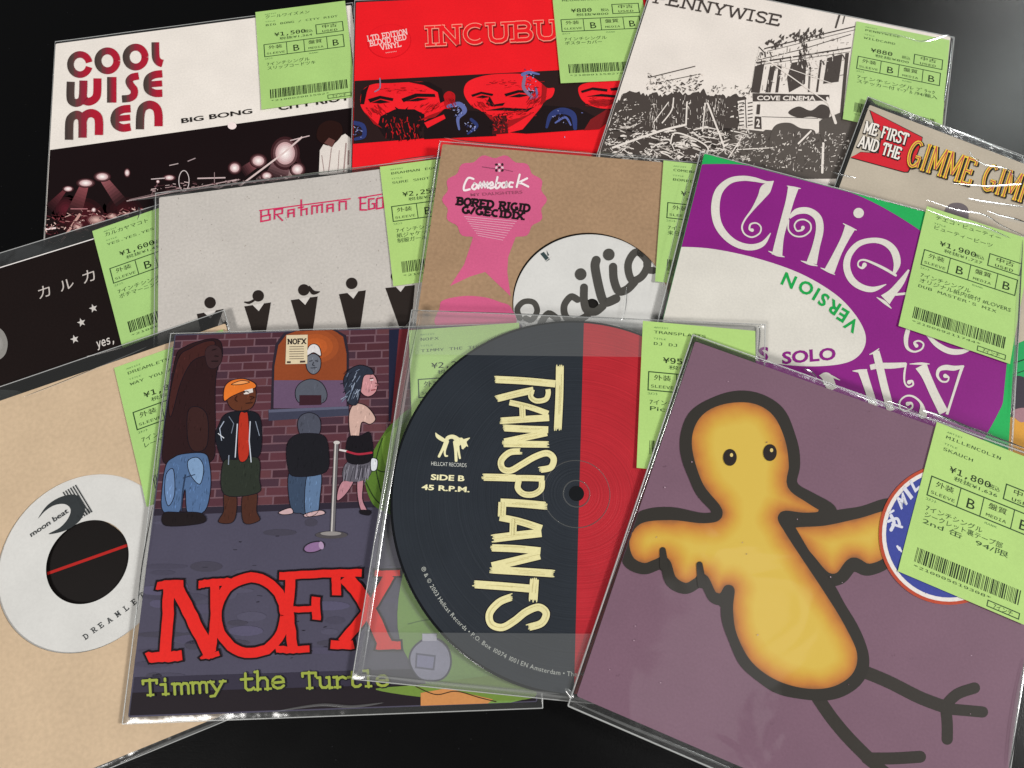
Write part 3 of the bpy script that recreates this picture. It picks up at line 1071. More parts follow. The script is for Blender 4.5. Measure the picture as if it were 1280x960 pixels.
    price_sticker(s, r, (327.5, 138), (320, 21), 'クールワイズメン', 'BIG BONG / CITY RIOT', '¥1,500', '税抜¥1,364', ['7インチシングル', 'スリップコードツキ'], seed=11)
    plastic(s, r)


# ================================================================== 2  red sleeve with a band of portraits
def build_incu():
    s = S['incu']
    r = thing(s, 'record_sleeve', 'bright red record sleeve with a dark band of red faces and blue figures', 'record', GRP)
    c = card(s, r, '#f01b24', '#8a1015')
    f = Z(440, 80, .2734); k = .2734
    a = Art(s)
    lx, rx_ = s.cl[0].x, s.cl[1].x
    a.poly([(442.6, 101.2), (792, 82.8), (800, 152), (441.3, 180)], '#2a1a1a', 0)
    red, dk, rd2 = '#f3202a', '#1d1214', '#b9161d'
    # three generic portraits, printed red on black
    mid = '#a3161b'
    heads = [([(38, 180), (50, 120), (100, 92), (180, 88), (260, 84), (340, 84), (400, 118), (418, 170), (430, 215), (370, 250), (300, 300), (230, 318), (150, 300), (95, 258), (58, 222)], red, 1),
             ([(418, 150), (440, 125), (470, 140), (465, 185), (430, 205)], rd2, 1),
             ([(512, 135), (528, 84), (600, 55), (700, 45), (800, 50), (862, 85), (892, 110), (925, 112), (915, 150), (880, 172), (850, 215), (770, 262), (700, 300), (640, 262), (590, 215), (545, 190)], red, 1),
             ([(1035, 110), (1070, 88), (1150, 80), (1250, 80), (1240, 190), (1160, 205), (1090, 190), (1048, 160)], red, 1)]
    for p, hx, l in heads:
        a.blob(f(p), hx, l)
    P_ = lambda pts, hx, l: a.poly(f(pts), hx, l)
    # coats, collars, shirts
    P_([(330, 262), (425, 205), (520, 215), (640, 235), (660, 330), (330, 345)], dk, 2)
    P_([(330, 270), (420, 232), (428, 250), (345, 294)], red, 3)
    P_([(520, 212), (612, 220), (650, 318), (500, 328)], dk, 2)
    P_([(700, 312), (880, 190), (1030, 200), (1110, 240), (1060, 302), (800, 320)], dk, 2)
    P_([(705, 300), (860, 205), (780, 300), (705, 318)], red, 3)
    P_([(648, 240), (706, 236), (715, 318), (640, 324)], '#4b1719', 3)
    P_([(1090, 255), (1170, 205), (1200, 240), (1130, 300), (1060, 304)], '#7d1a1d', 3)
    P_([(925, 108), (1030, 100), (1050, 180), (960, 190), (905, 165)], '#6e1c1f', 0)
    # dark hair, beard, brows, eye shadow, noses, mouths
    for pts, l in (([(38, 185), (44, 125), (80, 96), (68, 130), (56, 185)], 2), ([(260, 84), (350, 82), (410, 115), (424, 170), (404, 180), (392, 130), (330, 98)], 2), ([(130, 240), (196, 208), (285, 208), (332, 232), (330, 282), (285, 335), (225, 350), (150, 335), (118, 285)], 2),
                   ([(74, 162), (128, 146), (190, 158), (186, 171), (130, 160), (84, 178)], 3), ([(90, 178), (130, 164), (176, 176), (130, 182)], 3), ([(226, 160), (290, 136), (378, 138), (382, 152), (300, 152), (236, 176)], 3), ([(246, 172), (300, 156), (352, 160), (300, 172)], 3),
                   ([(196, 196), (212, 206), (244, 208), (258, 196), (248, 216), (206, 216)], 3), ([(150, 226), (220, 214), (318, 222), (320, 232), (220, 226)], 3), ([(418, 212), (380, 244), (300, 262), (352, 236)], 2), ([(60, 222), (95, 256), (140, 296), (100, 275)], 2),
                   ([(545, 142), (590, 128), (646, 138), (642, 148), (592, 138), (552, 152)], 3), ([(696, 138), (760, 120), (838, 126), (836, 138), (764, 132), (704, 150)], 3), ([(566, 154), (596, 144), (634, 152), (598, 158)], 3), ([(716, 152), (764, 138), (812, 144), (766, 154)], 3),
                   ([(630, 150), (612, 184), (640, 196), (690, 192), (700, 178), (650, 186)], 3), ([(606, 214), (690, 200), (800, 206), (836, 196), (800, 220), (690, 214)], 3), ([(600, 218), (640, 262), (700, 300), (770, 262), (850, 215), (770, 246), (700, 262), (650, 246)], 2), ([(868, 90), (892, 112), (884, 172), (862, 190), (868, 130)], 2),
                   ([(1046, 124), (1100, 108), (1168, 116), (1166, 128), (1100, 120), (1052, 134)], 3), ([(1180, 112), (1240, 104), (1240, 120), (1186, 124)], 3), ([(1070, 150), (1140, 138), (1230, 146), (1228, 158), (1140, 150)], 3), ([(1080, 168), (1150, 162), (1230, 170), (1160, 196), (1096, 188)], 2)):
        P_(pts, dk if l == 3 or pts[0][0] in (38, 260, 130) else mid, l + 1)
    # engraved modelling
    rh = random.Random(18)
    for (cx, cy, rx, ry, an0, n_) in ((110, 205, 44, 26, .9, 34), (350, 205, 44, 24, -.7, 34), (215, 120, 130, 14, .05, 26), (590, 185, 36, 20, .8, 30), (830, 170, 44, 30, -.9, 44), (700, 90, 140, 18, 0, 30), (740, 230, 80, 18, -.3, 40), (1110, 175, 50, 18, .2, 24), (455, 165, 20, 24, 1.2, 18), (1200, 170, 36, 20, -.3, 20)):
        for _ in range(n_):
            x, y = cx + rh.gauss(0, .5) * rx, cy + rh.gauss(0, .5) * ry
            an = an0 + rh.gauss(0, .12); l = rh.uniform(8, 30)
            a.curve(f([(x, y), (x + l / 2 * math.cos(an), y + l / 2 * math.sin(an) + rh.uniform(-2, 2)), (x + l * math.cos(an), y + l * math.sin(an))]), rh.uniform(.35, .8), rh.choice((mid, mid, '#7a1519', '#c61a20')), 5, None, 3)
    rnd = random.Random(8)
    for i in range(90):
        x, y = rnd.uniform(140, 320), rnd.uniform(235, 335)
        a.stroke(f([(x, y), (x + rnd.uniform(-10, 10), y + rnd.uniform(8, 28))]), rnd.uniform(.4, 1.3), rnd.choice(('#a0181d', '#1a0e10', '#d01c22', '#2a1112')), 4)
    for i in range(60):
        x, y = rnd.uniform(640, 715), rnd.uniform(225, 312)
        a.stroke(f([(x, y), (x + rnd.uniform(-12, 12), y + rnd.uniform(-12, 16))]), rnd.uniform(.5, 1.3), rnd.choice(('#1a0e10', '#5c1a1c', '#d01c22')), 4)
    # small blue sea creatures floating over the band
    bl1, bl2 = '#2f3a70', '#626ca6'
    for p, w, hx in (([(10, 270), (50, 285), (55, 330), (15, 345)], [26, 30, 26, 18], bl1), ([(128, 68), (128, 110), (105, 128)], [9, 9, 8], '#8a7a98'), ([(440, 195), (490, 185), (515, 215), (485, 250), (490, 300)], [20, 30, 30, 22, 12], bl2),
                     ([(545, 255), (570, 285), (530, 320)], [20, 22, 12], bl1), ([(780, 50), (810, 40), (855, 48)], [22, 20, 10], bl2), ([(790, 60), (785, 110), (820, 150)], [20, 22, 20], '#84708f'), ([(840, 110), (845, 150), (815, 160)], [14, 14, 10], '#66689c'),
                     ([(890, 290), (910, 235), (960, 215), (1010, 235), (1020, 295)], [16, 30, 40, 38, 24], bl1), ([(930, 270), (975, 245), (1000, 280)], [10, 14, 10], '#5a66a6')):
        a.curve(f(p), [v * k * .72 for v in w], hx, 4)
    for i in range(130):
        cx, cy, rr = rnd.choice(((490, 215, 30), (545, 290, 25), (30, 310, 26), (960, 240, 55), (815, 60, 28), (805, 120, 24)))
        x, y = cx + rnd.gauss(0, .5) * rr, cy + rnd.gauss(0, .5) * rr
        a.stroke(f([(x, y), (x + rnd.uniform(-9, 9), y + rnd.uniform(-7, 7))]), .8, rnd.choice(('#aab0da', '#2a3060', '#6d74b0')), 5)
    a.build('portrait_band', c)
    b = Art(s)
    zb = Z(430, 0, .354)
    b.poly(ell(486.5, 51.5, 27.5, 21.5, 44, -4), '#d9121d', 0)
    b.poly(ell(486.5, 51.2, 26.6, 20.8, 44, -4), '#ee1a24', 1)
    wt = '#f7c9c6'
    for st, q in (('LTD EDITION', [(84, 147), (226, 122), (80, 127)]), ('BLOOD RED', [(92, 165), (222, 140), (88, 146)]), ('VINYL', [(130, 178), (204, 165), (126, 160)])):
        sktext(b, st, *zb(q), 1.15, wt, 2, serif=.16, st_h=.8)
    b.text('limited pressing', *zb([(148, 190), (186, 184), (147, 185)]), wt, 2)
    b.build('round_sticker', c, 'red round sticker with white slab lettering')
    t = Art(s, base=.00020)
    q = zb([(283, 164), (838, 136), (280, 96)])
    sktext(t, 'INCUBUS', *q, 5.6, '#7d1518', 0, serif=.17, st_h=4.2, grow=.8, shift=(1.3, 1.7))
    sktext(t, 'INCUBUS', *q, 5.6, '#ff9a86', 2, serif=.17, st_h=4.2, grow=.7)
    sktext(t, 'INCUBUS', *q, 4.2, '#f01b24', 4, serif=.155, st_h=2.6)
    t.build('title_lettering', c)
    price_sticker(s, r, (700.8, 105.3), (690.7, 0), 'INCUBUS', 'MEGALOMANIAC', '¥880', '税抜¥800', ['7インチシングル', 'ポスターカバー'], seed=12)
    plastic(s, r)


# ================================================================== 3  off-white sleeve with a ruined street
def build_penny():
    s = S['penny']
    r = thing(s, 'record_sleeve', 'off-white record sleeve with a black halftone of a ruined cinema street', 'record', GRP)
    c = card(s, r, '#e9e0d8', '#efe8df')
    f = Z(740, 20, .2578); k = .2578
    a = Art(s)
    bk, wt = '#4a423e', '#e9e0d8'
    rnd = random.Random(21)
    # street rubble: one dark ground with ragged skyline
    sky = [(30, 655), (85, 520), (110, 430), (140, 400), (150, 370), (230, 372), (265, 385), (300, 372), (340, 388), (400, 360), (440, 378), (500, 372), (540, 360), (570, 388), (620, 380), (650, 392), (700, 384), (760, 395)]
    rag = []
    for i in range(len(sky) - 1):
        for j in range(5):
            t_ = j / 5
            rag.append((sky[i][0] + (sky[i + 1][0] - sky[i][0]) * t_, sky[i][1] + (sky[i + 1][1] - sky[i][1]) * t_ + rnd.uniform(-9, 9)))
    a.poly(f(rag + [(790, 700), (700, 720), (560, 720), (380, 715), (40, 690)]), bk, 0)
    # facade on the right
    a.poly(f([(760, 395), (790, 240), (812, 150), (880, 105), (1000, 90), (1120, 60), (1270, 10), (1330, -10), (1330, 760), (560, 760), (700, 560)]), wt, 1)
    a.poly(f([(560, 720), (700, 545), (830, 560), (900, 510), (1020, 540), (1105, 510), (1200, 470), (1330, 440), (1330, 790), (540, 790)]), '#57504b', 2)
    # cornice lines
    for p, w in (([(835, 160), (1050, 105), (1275, 52)], 6), ([(850, 172), (1275, 68)], 3), ([(800, 215), (1010, 165), (1255, 90)], 4), ([(795, 228), (1255, 155)], 7), ([(800, 240), (1250, 175)], 3), ([(808, 150), (835, 178)], 5), ([(1180, 60), (1200, -5)], 9), ([(1215, 40), (1225, 0)], 5)):
        a.stroke(f(p), w * k, bk, 3)
    # tall windows and piers
    for q in ([(790, 245), (835, 235), (812, 375), (770, 372)], [(862, 250), (890, 240), (865, 372), (840, 372)], [(968, 228), (1040, 215), (1032, 330), (955, 372), (945, 300)], [(1140, 205), (1215, 185), (1195, 320), (1120, 330)], [(1052, 250), (1062, 246), (1055, 370), (1046, 370)], [(905, 240), (920, 236), (902, 372), (888, 372)],
              [(1105, 215), (1115, 212), (1095, 370), (1085, 370)], [(1228, 180), (1246, 175), (1215, 490), (1200, 490)]):
        a.poly(f(q), bk, 3)
    a.stroke(f([(1060, 260), (1052, 368)]), 1.2, '#8d857f', 4)
    for i in range(26):
        x = rnd.uniform(790, 1230); y = rnd.uniform(170, 235)
        a.stroke(f([(x, y), (x + rnd.uniform(2, 12), y + rnd.uniform(8, 30))]), rnd.uniform(.5, 2.2), rnd.choice((bk, bk, wt)), 4)
    for i in range(60):         # leaves and soot along the cornice
        x = rnd.uniform(840, 1130); y = 150 - (x - 840) * .24 + rnd.uniform(-38, 12)
        a.poly(f([(x, y), (x + rnd.uniform(4, 14), y + rnd.uniform(-10, 4)), (x + rnd.uniform(2, 10), y + rnd.uniform(8, 20)), (x - 4, y + 8)]), bk, 4)
    for i in range(34):
        x = rnd.uniform(1000, 1040); y = rnd.uniform(60, 230)
        a.stroke(f([(x, y), (x + rnd.uniform(-10, 14), y + rnd.uniform(8, 40))]), rnd.uniform(.6, 2), bk, 4)
    # cinema fascia
    a.poly(f([(778, 376), (1150, 384), (1150, 412), (778, 416)]), bk, 5)
    a.text('COVE CINEMA', *f([(798, 411), (1082, 413), (800, 388)]), wt, 7, bold=.03)
    a.poly(f([(812, 418), (1100, 424), (1100, 568), (800, 550)]), wt, 4)
    a.stroke(f([(822, 490), (1096, 498)]), .8, bk, 5)
    a.text('1', *f([(796, 478), (812, 479), (800, 430)]), bk, 6, bold=.03)
    a.poly(f([(790, 488), (820, 490), (822, 550), (786, 548)]), bk, 5)
    a.text('2', *f([(794, 540), (812, 541), (796, 500)]), wt, 7, bold=.03)
    a.blob(f([(950, 470), (1000, 440), (1060, 460), (1110, 430), (1150, 450), (1140, 500), (1060, 490), (1000, 495)]), bk, 5)
    a.blob(f([(870, 560), (900, 525), (960, 520), (1010, 545), (1080, 560), (1060, 640), (980, 720), (900, 700), (860, 640)]), '#57504b', 5)
    a.blob(f([(1105, 510), (1180, 500), (1215, 530), (1190, 620), (1120, 610)]), '#57504b', 5)
    # hanging sign board
    a.poly(f([(705, 415), (780, 400), (785, 545), (715, 535)]), wt, 5)
    a.stroke(f([(742, 408), (748, 540)]), 1.2, bk, 6)
    for y in range(425, 535, 18):
        a.stroke(f([(712, y), (736, y - 3)]), 1.5, bk, 6)
        a.stroke(f([(754, y), (778, y - 4)]), 1.5, bk, 6)
    # wires and struts
    for p, w, hx in (([(800, 200), (870, 228), (1165, 330)], .9, wt), ([(850, 215), (1150, 430)], 1.3, wt), ([(560, 425), (640, 635)], 2.2, wt), ([(548, 425), (535, 560)], 1.6, wt), ([(300, 515), (370, 420)], 1.2, wt), ([(395, 400), (385, 460), (340, 520)], 1.6, wt), ([(460, 420), (455, 530)], 2.0, wt),
                     ([(100, 640), (330, 560), (450, 530)], 2.6, wt), ([(700, 650), (880, 640)], 1.2, wt), ([(720, 600), (660, 690)], 1.4, wt), ([(1140, 400), (1180, 520)], 3.4, wt), ([(1000, 620), (1060, 560)], 2.2, wt), ([(1115, 760), (1120, 620)], 3.0, wt), ([(380, 620), (400, 570), (480, 590), (560, 640), (540, 700)], 1.8, wt)):
        a.curve(f(p), w, hx, 6)
    a.stroke(f([(275, 300), (500, 245)]), 1.2, bk, 4)
    a.stroke(f([(290, 330), (510, 285)]), .9, bk, 4)
    for i in range(130):         # wreckage on the skyline
        x = rnd.uniform(270, 530); y = 340 - abs(x - 400) * .12 + rnd.uniform(-48, 36)
        a.stroke(f([(x, y), (x + rnd.uniform(-14, 18), y + rnd.uniform(-10, 14))]), rnd.uniform(.4, 1.8), rnd.choice((bk, bk, bk, wt)), 5)
    for i in range(45):
        x = rnd.uniform(560, 780); y = 372 + rnd.uniform(-34, 20)
        a.stroke(f([(x, y), (x + rnd.uniform(-4, 12), y + rnd.uniform(-18, 6))]), rnd.uniform(.4, 1.3), bk, 5)
    for i in range(75):           # planks and slabs lying in the wreckage
        x = rnd.uniform(70, 720); y = rnd.uniform(540, 700)
        if x < 30 + (655 - y) * .45:
            continue
        l = rnd.uniform(25, 95); an = rnd.gauss(.22, .3)
        a.stroke(f([(x, y), (x + l * .5 * math.cos(an), y + l * .5 * math.sin(an) - rnd.uniform(0, 5)), (x + l * math.cos(an), y + l * math.sin(an))]), [rnd.uniform(.4, 2.2), rnd.uniform(1, 3), rnd.uniform(.3, 1.2)], rnd.choice((wt, wt, '#cdc4bc', '#2f2926')), 4)
    for i in range(1900):         # debris
        x = rnd.uniform(50, 760); y = 405 + rnd.random() ** .8 * 300
        if x < 30 + (655 - y) * .45 or (250 < x < 700 and y < 560 and rnd.random() < .82):
            continue
        if math.sin(x * .045 + 2 * math.sin(y * .03)) + math.sin(y * .07 + x * .02) < rnd.uniform(-1.3, .5):
            continue
        l = rnd.uniform(3, 19) * (1.6 if y > 600 else 1)
        an = rnd.choice((rnd.gauss(.25, .35), rnd.gauss(-.5, .3), rnd.uniform(0, 3.1)))
        hx = rnd.choice((wt, wt, wt, '#cdc4bc', '#a79e97', bk))
        if rnd.random() < .35:
            p = [(x + rnd.uniform(-1, 1) * l * .6, y + rnd.uniform(-1, 1) * l * .35) for _ in range(5)]
            c0 = (sum(q[0] for q in p) / 5, sum(q[1] for q in p) / 5)
            p.sort(key=lambda q: math.atan2(q[1] - c0[1], q[0] - c0[0]))
            a.poly(f(p), hx, 5)
        else:
            a.stroke(f([(x, y), (x + l * .5 * math.cos(an), y + l * .5 * math.sin(an) + rnd.uniform(-1.5, 1.5)), (x + l * math.cos(an), y + l * math.sin(an))]), [rnd.uniform(.3, 1.1), rnd.uniform(.5, 1.6), rnd.uniform(.2, .8)], hx, 5)
    for i in range(170):          # broken uprights in the dark middle
        x = rnd.gauss(rnd.choice((300, 390, 455, 545, 610)), 16); y = rnd.uniform(385, 545)
        a.stroke(f([(x, y), (x + rnd.uniform(-5, 4), y + rnd.uniform(5, 24))]), rnd.uniform(.3, 1.0), rnd.choice((wt, '#b5aca5', '#8b827b')), 5)
    for i in range(160):          # stonework of the facade
        x = rnd.uniform(800, 1240); y = 250 - (x - 800) * .19 + rnd.uniform(-85, 120)
        a.stroke(f([(x, y), (x + rnd.uniform(3, 22), y - rnd.uniform(0, 5))] if rnd.random() < .5 else [(x, y), (x - rnd.uniform(0, 3), y + rnd.uniform(4, 26))]), rnd.uniform(.25, .9), rnd.choice((bk, bk, '#8b827b', wt)), 4)
    for i in range(380):
        x = rnd.uniform(700, 1250); y = rnd.uniform(570, 760)
        l = rnd.uniform(3, 17); an = rnd.uniform(-1.9, .3)
        a.stroke(f([(x, y), (x + l * math.cos(an), y + l * math.sin(an))]), rnd.uniform(.3, 1.3), rnd.choice((wt, wt, '#cfc7c0', '#9a918b', bk)), 7)
    a.build('street_halftone', c)
    t = Art(s, base=.00020)
    sktext(t, 'PENNYWISE', (815.5, 3.5), (975, 33.5), (819.4, -10.5), 2.3, '#453d3a', 0, serif=.17, st_h=1.7)
    t.build('title_lettering', c)
    price_sticker(s, r, (1052.5, 150), (1070.5, 24), 'PENNYWISE', 'WILDCARD', '¥880', '税抜¥800', ['7インチシングル ﾌﾞﾗｯｸ', 'ステッカー付 ﾏｰﾌﾞﾙ /94/輸入'], seed=13)
    plastic(s, r, folds=[([(1095, 40), (1124, 46), (1148, 53), (1166, 50), (1184, 44.5)], .0004), ([(1189, 48), (1186, 80), (1179, 130)], .0005)], weld=.00040)


# ================================================================== 4  black sleeve with katakana and stars
def build_karu():
    s = S['karu']
    r = thing(s, 'record_sleeve', 'plain black record sleeve with grey katakana and three small stars', 'record', GRP)
    c = card(s, r, '#1a1110', '#f2efec', grain=.12)
    z = Z(0, 280, .354)
    a = Art(s)
    # white paper edge that shows along the top
    L0, L1 = s.cl[0], s.cl[1]
    a.poly([s.px(L0.x, L0.y), s.px(L1.x, L1.y), s.px(L1.x, L1.y - .0008), s.px(L0.x, L0.y - .0008)], '#f4efec', 0)
    grey = '#c9c0ba'
    for st, q in (('カ', [(140, 266), (181, 252), (132, 226)]), ('ル', [(216, 240), (264, 222), (207, 206)]), ('カ', [(297, 212), (339, 197), (288, 171)])):
        a.text(st, *z(q), grey, 1)
    for (x, y) in ((330, 298), (288, 348), (264, 407)):
        p = []
        for i in range(10):
            rr = 5.6 if i % 2 == 0 else 2.3
            an = math.radians(-90 - 18 + 36 * i)
            q = z([(x, y)])[0]
            p.append((q[0] + rr * math.cos(an), q[1] + rr * math.sin(an)))
        a.poly(p, '#cfc9c4', 1)
    a.text('yes, yes, yes', *z([(345, 447), (560, 376), (340, 416)]), '#d6cfc9', 1, font='mono', bold=.01)
    a.stroke(z([(308, 469), (430, 437)]), 1.5, '#e4deda', 1)
    a.blob([(-12, 412), (-4, 409), (4, 414), (9, 424), (9.5, 434), (6, 444), (-2, 450), (-12, 448)], '#8f8c88', 1)
    a.glow(-3, 430, 9, 14, '#a5a29e', '#8f8c88', 2, 4)
    a.poly([(-60, 503), (0, 487), (20, 488), (34, 493), (30, 500), (-10, 512), (-60, 530)], '#8f938e', 1)
    a.build('title_lettering', c)
    price_sticker(s, r, (154.2, 436), (117, 293), 'カルカヤマコト', 'YES.YES.YES', '¥1,600', '税抜¥1,455', ['7インチシングル', 'ポチマーニング'], seed=14)
    plastic(s, r)


# ================================================================== 5  grey sleeve with a row of suited figures
def build_brah():
    s = S['brah']
    r = thing(s, 'record_sleeve', 'speckled grey record sleeve with pink title and a row of black suited figures', 'record', GRP)
    c = card(s, r, '#c6c0ba', '#dcd8d2', grain=.07, blotch=.04, gscale=700)
    zd, ze, za = Z(0, 280, .354), Z(430, 280, .354), Z(0, 0, .354)
    a = Art(s)
    rnd = random.Random(5)
    for i in range(260):
        x, y = rnd.uniform(202, 560), rnd.uniform(205, 430)
        l = rnd.uniform(.5, 2.2); an = rnd.uniform(0, 3.14)
        a.stroke([(x, y), (x + l * math.cos(an), y + l * math.sin(an))], rnd.uniform(.25, .7), rnd.choice(('#8f8983', '#a49d96', '#d6d1cb', '#9c8f86')), 0)
    bk, wt = '#2b2421', '#d3cdc8'
    figs = [(zd, (742, 278), [(695, 318), (790, 300), (758, 392), (714, 394)], (720, 313, 744, 334, 764, 304), None),
            (zd, (912, 254), [(863, 291), (957, 277), (938, 392), (896, 396)], (892, 286, 914, 308, 934, 279), [(896, 270), (880, 278), (864, 276)]),
            (zd, (1073, 233), [(1027, 269), (1122, 256), (1104, 384), (1062, 388)], (1055, 264, 1078, 286, 1096, 258), [(1092, 222), (1106, 242), (1128, 240)]),
            (zd, (1242, 210), [(1197, 248), (1292, 234), (1272, 372), (1230, 376)], (1226, 243, 1248, 264, 1266, 237), None),
            (ze, (186, 186), [(146, 226), (250, 216), (240, 330), (212, 368), (196, 366)], (182, 221, 200, 240, 216, 219), None)]
    for f, h, b, v, tail in figs:
        p = f([h])[0]
        a.poly(ell(p[0], p[1], 7.2, 7.2), bk, 1)
        a.poly(f(b), bk, 1)
        a.poly(f([(v[0], v[1]), (v[2], v[3]), (v[4], v[5])]), wt, 2)
        if tail:
            a.curve(f(tail), [2.5, 5.5, 1.5] if tail[0][0] > 1000 else [3, 3.4, 1.5], bk, 1)
    a.build('figure_row', c)
    t = Art(s, base=.00020)
    pk = '#cf2a5e'
    u = Z(55, 170, .3047)
    t.stroke(u([(884, 307), (1258, 258)]), 1.5, pk, 0)
    G = {'B': [[(.02, 0), (.02, 1.02), (.85, 1.0), (.85, .52), (.05, .55)], [(.72, .52), (.72, 0)]], 'R': [[(0, 1), (0, .1), (.8, .1), (.8, .55), (.2, .55), (.85, 1.25)]], 'A': [[(.1, 1.0), (.1, .3), (.7, .3), (.7, 1.05)], [(.1, .62), (.7, .62)]],
         'H': [[(.15, -.55), (.15, 1.0)], [(.15, .45), (.75, .4), (.75, 1)], [(-.2, .2), (.4, .2)]], 'M': [[(0, 1), (0, .2), (.45, .25), (.45, .95)], [(.45, .25), (.9, .2), (.9, 1)]], 'N': [[(.05, 1), (.05, .15), (.7, .2), (.7, 1)]]}
    x = 884
    for ch, wd in zip('BRAHMAN', (56, 52, 52, 50, 58, 52, 54)):
        for sk in G[ch]:
            t.stroke(u([(x + 6 + p[0] * (wd - 12), 307 - (x - 884 + p[0] * wd) * .131 + p[1] * 44) for p in sk]), 1.9, pk, 1)
        x += wd
    zb = Z(430, 0, .354)
    t.stroke(zb([(50, 700), (135, 686)]), 1.5, pk, 0)
    for sk in ([(82, 742), (58, 742), (58, 698), (80, 698)], [(58, 720), (78, 718)], [(108, 702), (88, 704), (88, 740), (108, 736), (108, 720), (98, 720)], [(116, 702), (116, 738), (138, 734), (138, 698), (116, 702)]):
        t.stroke(zb(sk), 1.9, pk, 1)
    t.build('title_lettering', c)
    price_sticker(s, r, (492, 358.6), (475, 209), 'BRAHMAN EGO-WRAPPIN', 'SURE SHOT', '¥2,250', '税抜¥2,045', ['7インチシングル', '紙ジャケット', '制服ガール'], seed=15)
    plastic(s, r, folds=[([(201, 243), (260, 235), (330, 226), (420, 215), (476, 207)], .00045), ([(490, 203), (520, 199), (545, 195.5)], .0006), ([(160, 252), (200, 247), (240, 241)], .0003), ([(174, 260), (176, 268), (173, 276)], .0005), ([(193, 246), (195, 256), (192, 266)], .0004)])


# ================================================================== 6  beige sleeve with red arrow and yellow lettering
def build_gimme():
    s = S['gimme']
    r = thing(s, 'record_sleeve', 'beige record sleeve with red arrow banner and tall yellow lettering at the frame edge', 'record', GRP)
    c = card(s, r, '#b9ae9d', '#cbc1b0', blotch=.08)
    f = Z(1040, 120, .1875); k = .1875
    a = Art(s)
    a.poly(f([(248, 92), (605, 274), (598, 320), (560, 420), (510, 512), (480, 512), (98, 405), (190, 372), (300, 380), (330, 240), (280, 190)]), '#2a201e', 0)
    a.poly(f([(256, 100), (600, 278), (590, 320), (552, 416), (504, 504), (482, 506), (112, 404), (192, 376), (310, 384), (338, 244), (284, 186)]), '#cf1f2e', 1)
    a.build('banner_print', c, 'red arrow banner')
    a = Art(s)
    # part of the picture lower down that shows past the purple sleeve
    a.blob([(1262, 440), (1290, 425), (1320, 450), (1310, 490), (1280, 500), (1262, 480)], '#20a05a', 1)
    a.blob([(1258, 480), (1275, 470), (1300, 490), (1300, 530), (1275, 525), (1258, 515)], '#3c3640', 2)
    a.blob([(1255, 530), (1275, 520), (1300, 530), (1300, 580), (1258, 575)], '#d59a3c', 2)
    a.blob([(1264, 515), (1280, 510), (1290, 520), (1276, 528)], '#a07880', 3)
    a.stroke([(1264, 455), (1285, 448)], 1.4, '#123c26', 3)
    a.stroke([(1262, 470), (1284, 462)], 1.0, '#123c26', 3)
    a.build('cover_picture', c)
    a = Art(s)
    p = f([(835, 750)])[0]
    a.blob([(p[0] - 16, p[1] + 4), (p[0] - 8, p[1] - 6), (p[0] + 6, p[1] - 6), (p[0] + 14, p[1] + 3), (p[0] + 10, p[1] + 24), (p[0] - 10, p[1] + 20)], '#6d6468', 1)
    a.build('figure_print', c)
    t = Art(s, base=.00020)
    bk, wt = '#1d1716', '#efe9e0'
    for st, q in (('ME FIRST', [(204, 246), (494, 332), (226, 168)]), ('AND THE', [(166, 340), (444, 428), (190, 260)])):
        qq = f(q)
        sktext(t, st, *qq, 2.6, bk, 1, serif=.13, st_h=1.9, grow=1.6, shift=(.5, .6))
        sktext(t, st, *qq, 2.1, wt, 3, serif=.12, st_h=1.3)
    q = f([(478, 466), (1500, 792), (536, 288)])
    st = 'GIMME GIMMES'
    sktext(t, st, *q, 4.6, bk, 4, serif=.13, st_h=3, grow=1.4, shift=(.9, .9))
    sktext(t, st, *q, 3.8, '#ecc93e', 5, serif=.12, st_h=2.2, shift=(-.2, -.2))
    sktext(t, st, *q, 1.3, '#b8474e', 6, serif=0)
    t.build('title_lettering', c)
    F = [([(1040, 216), (1055, 221), (1070, 224)], .0005), ([(1188, 163), (1208, 171), (1240, 184), (1280, 199)], .0006), ([(1182, 160), (1215, 172), (1250, 187)], .0003),
         ([(1210, 189), (1216, 199), (1231, 208), (1255, 212), (1265, 220), (1274, 231)], .0006), ([(1276, 231), (1250, 233), (1228, 234), (1186, 230)], .0005), ([(1207, 249), (1225, 253), (1246, 256), (1282, 260)], .0007)]
    plastic(s, r, folds=F)


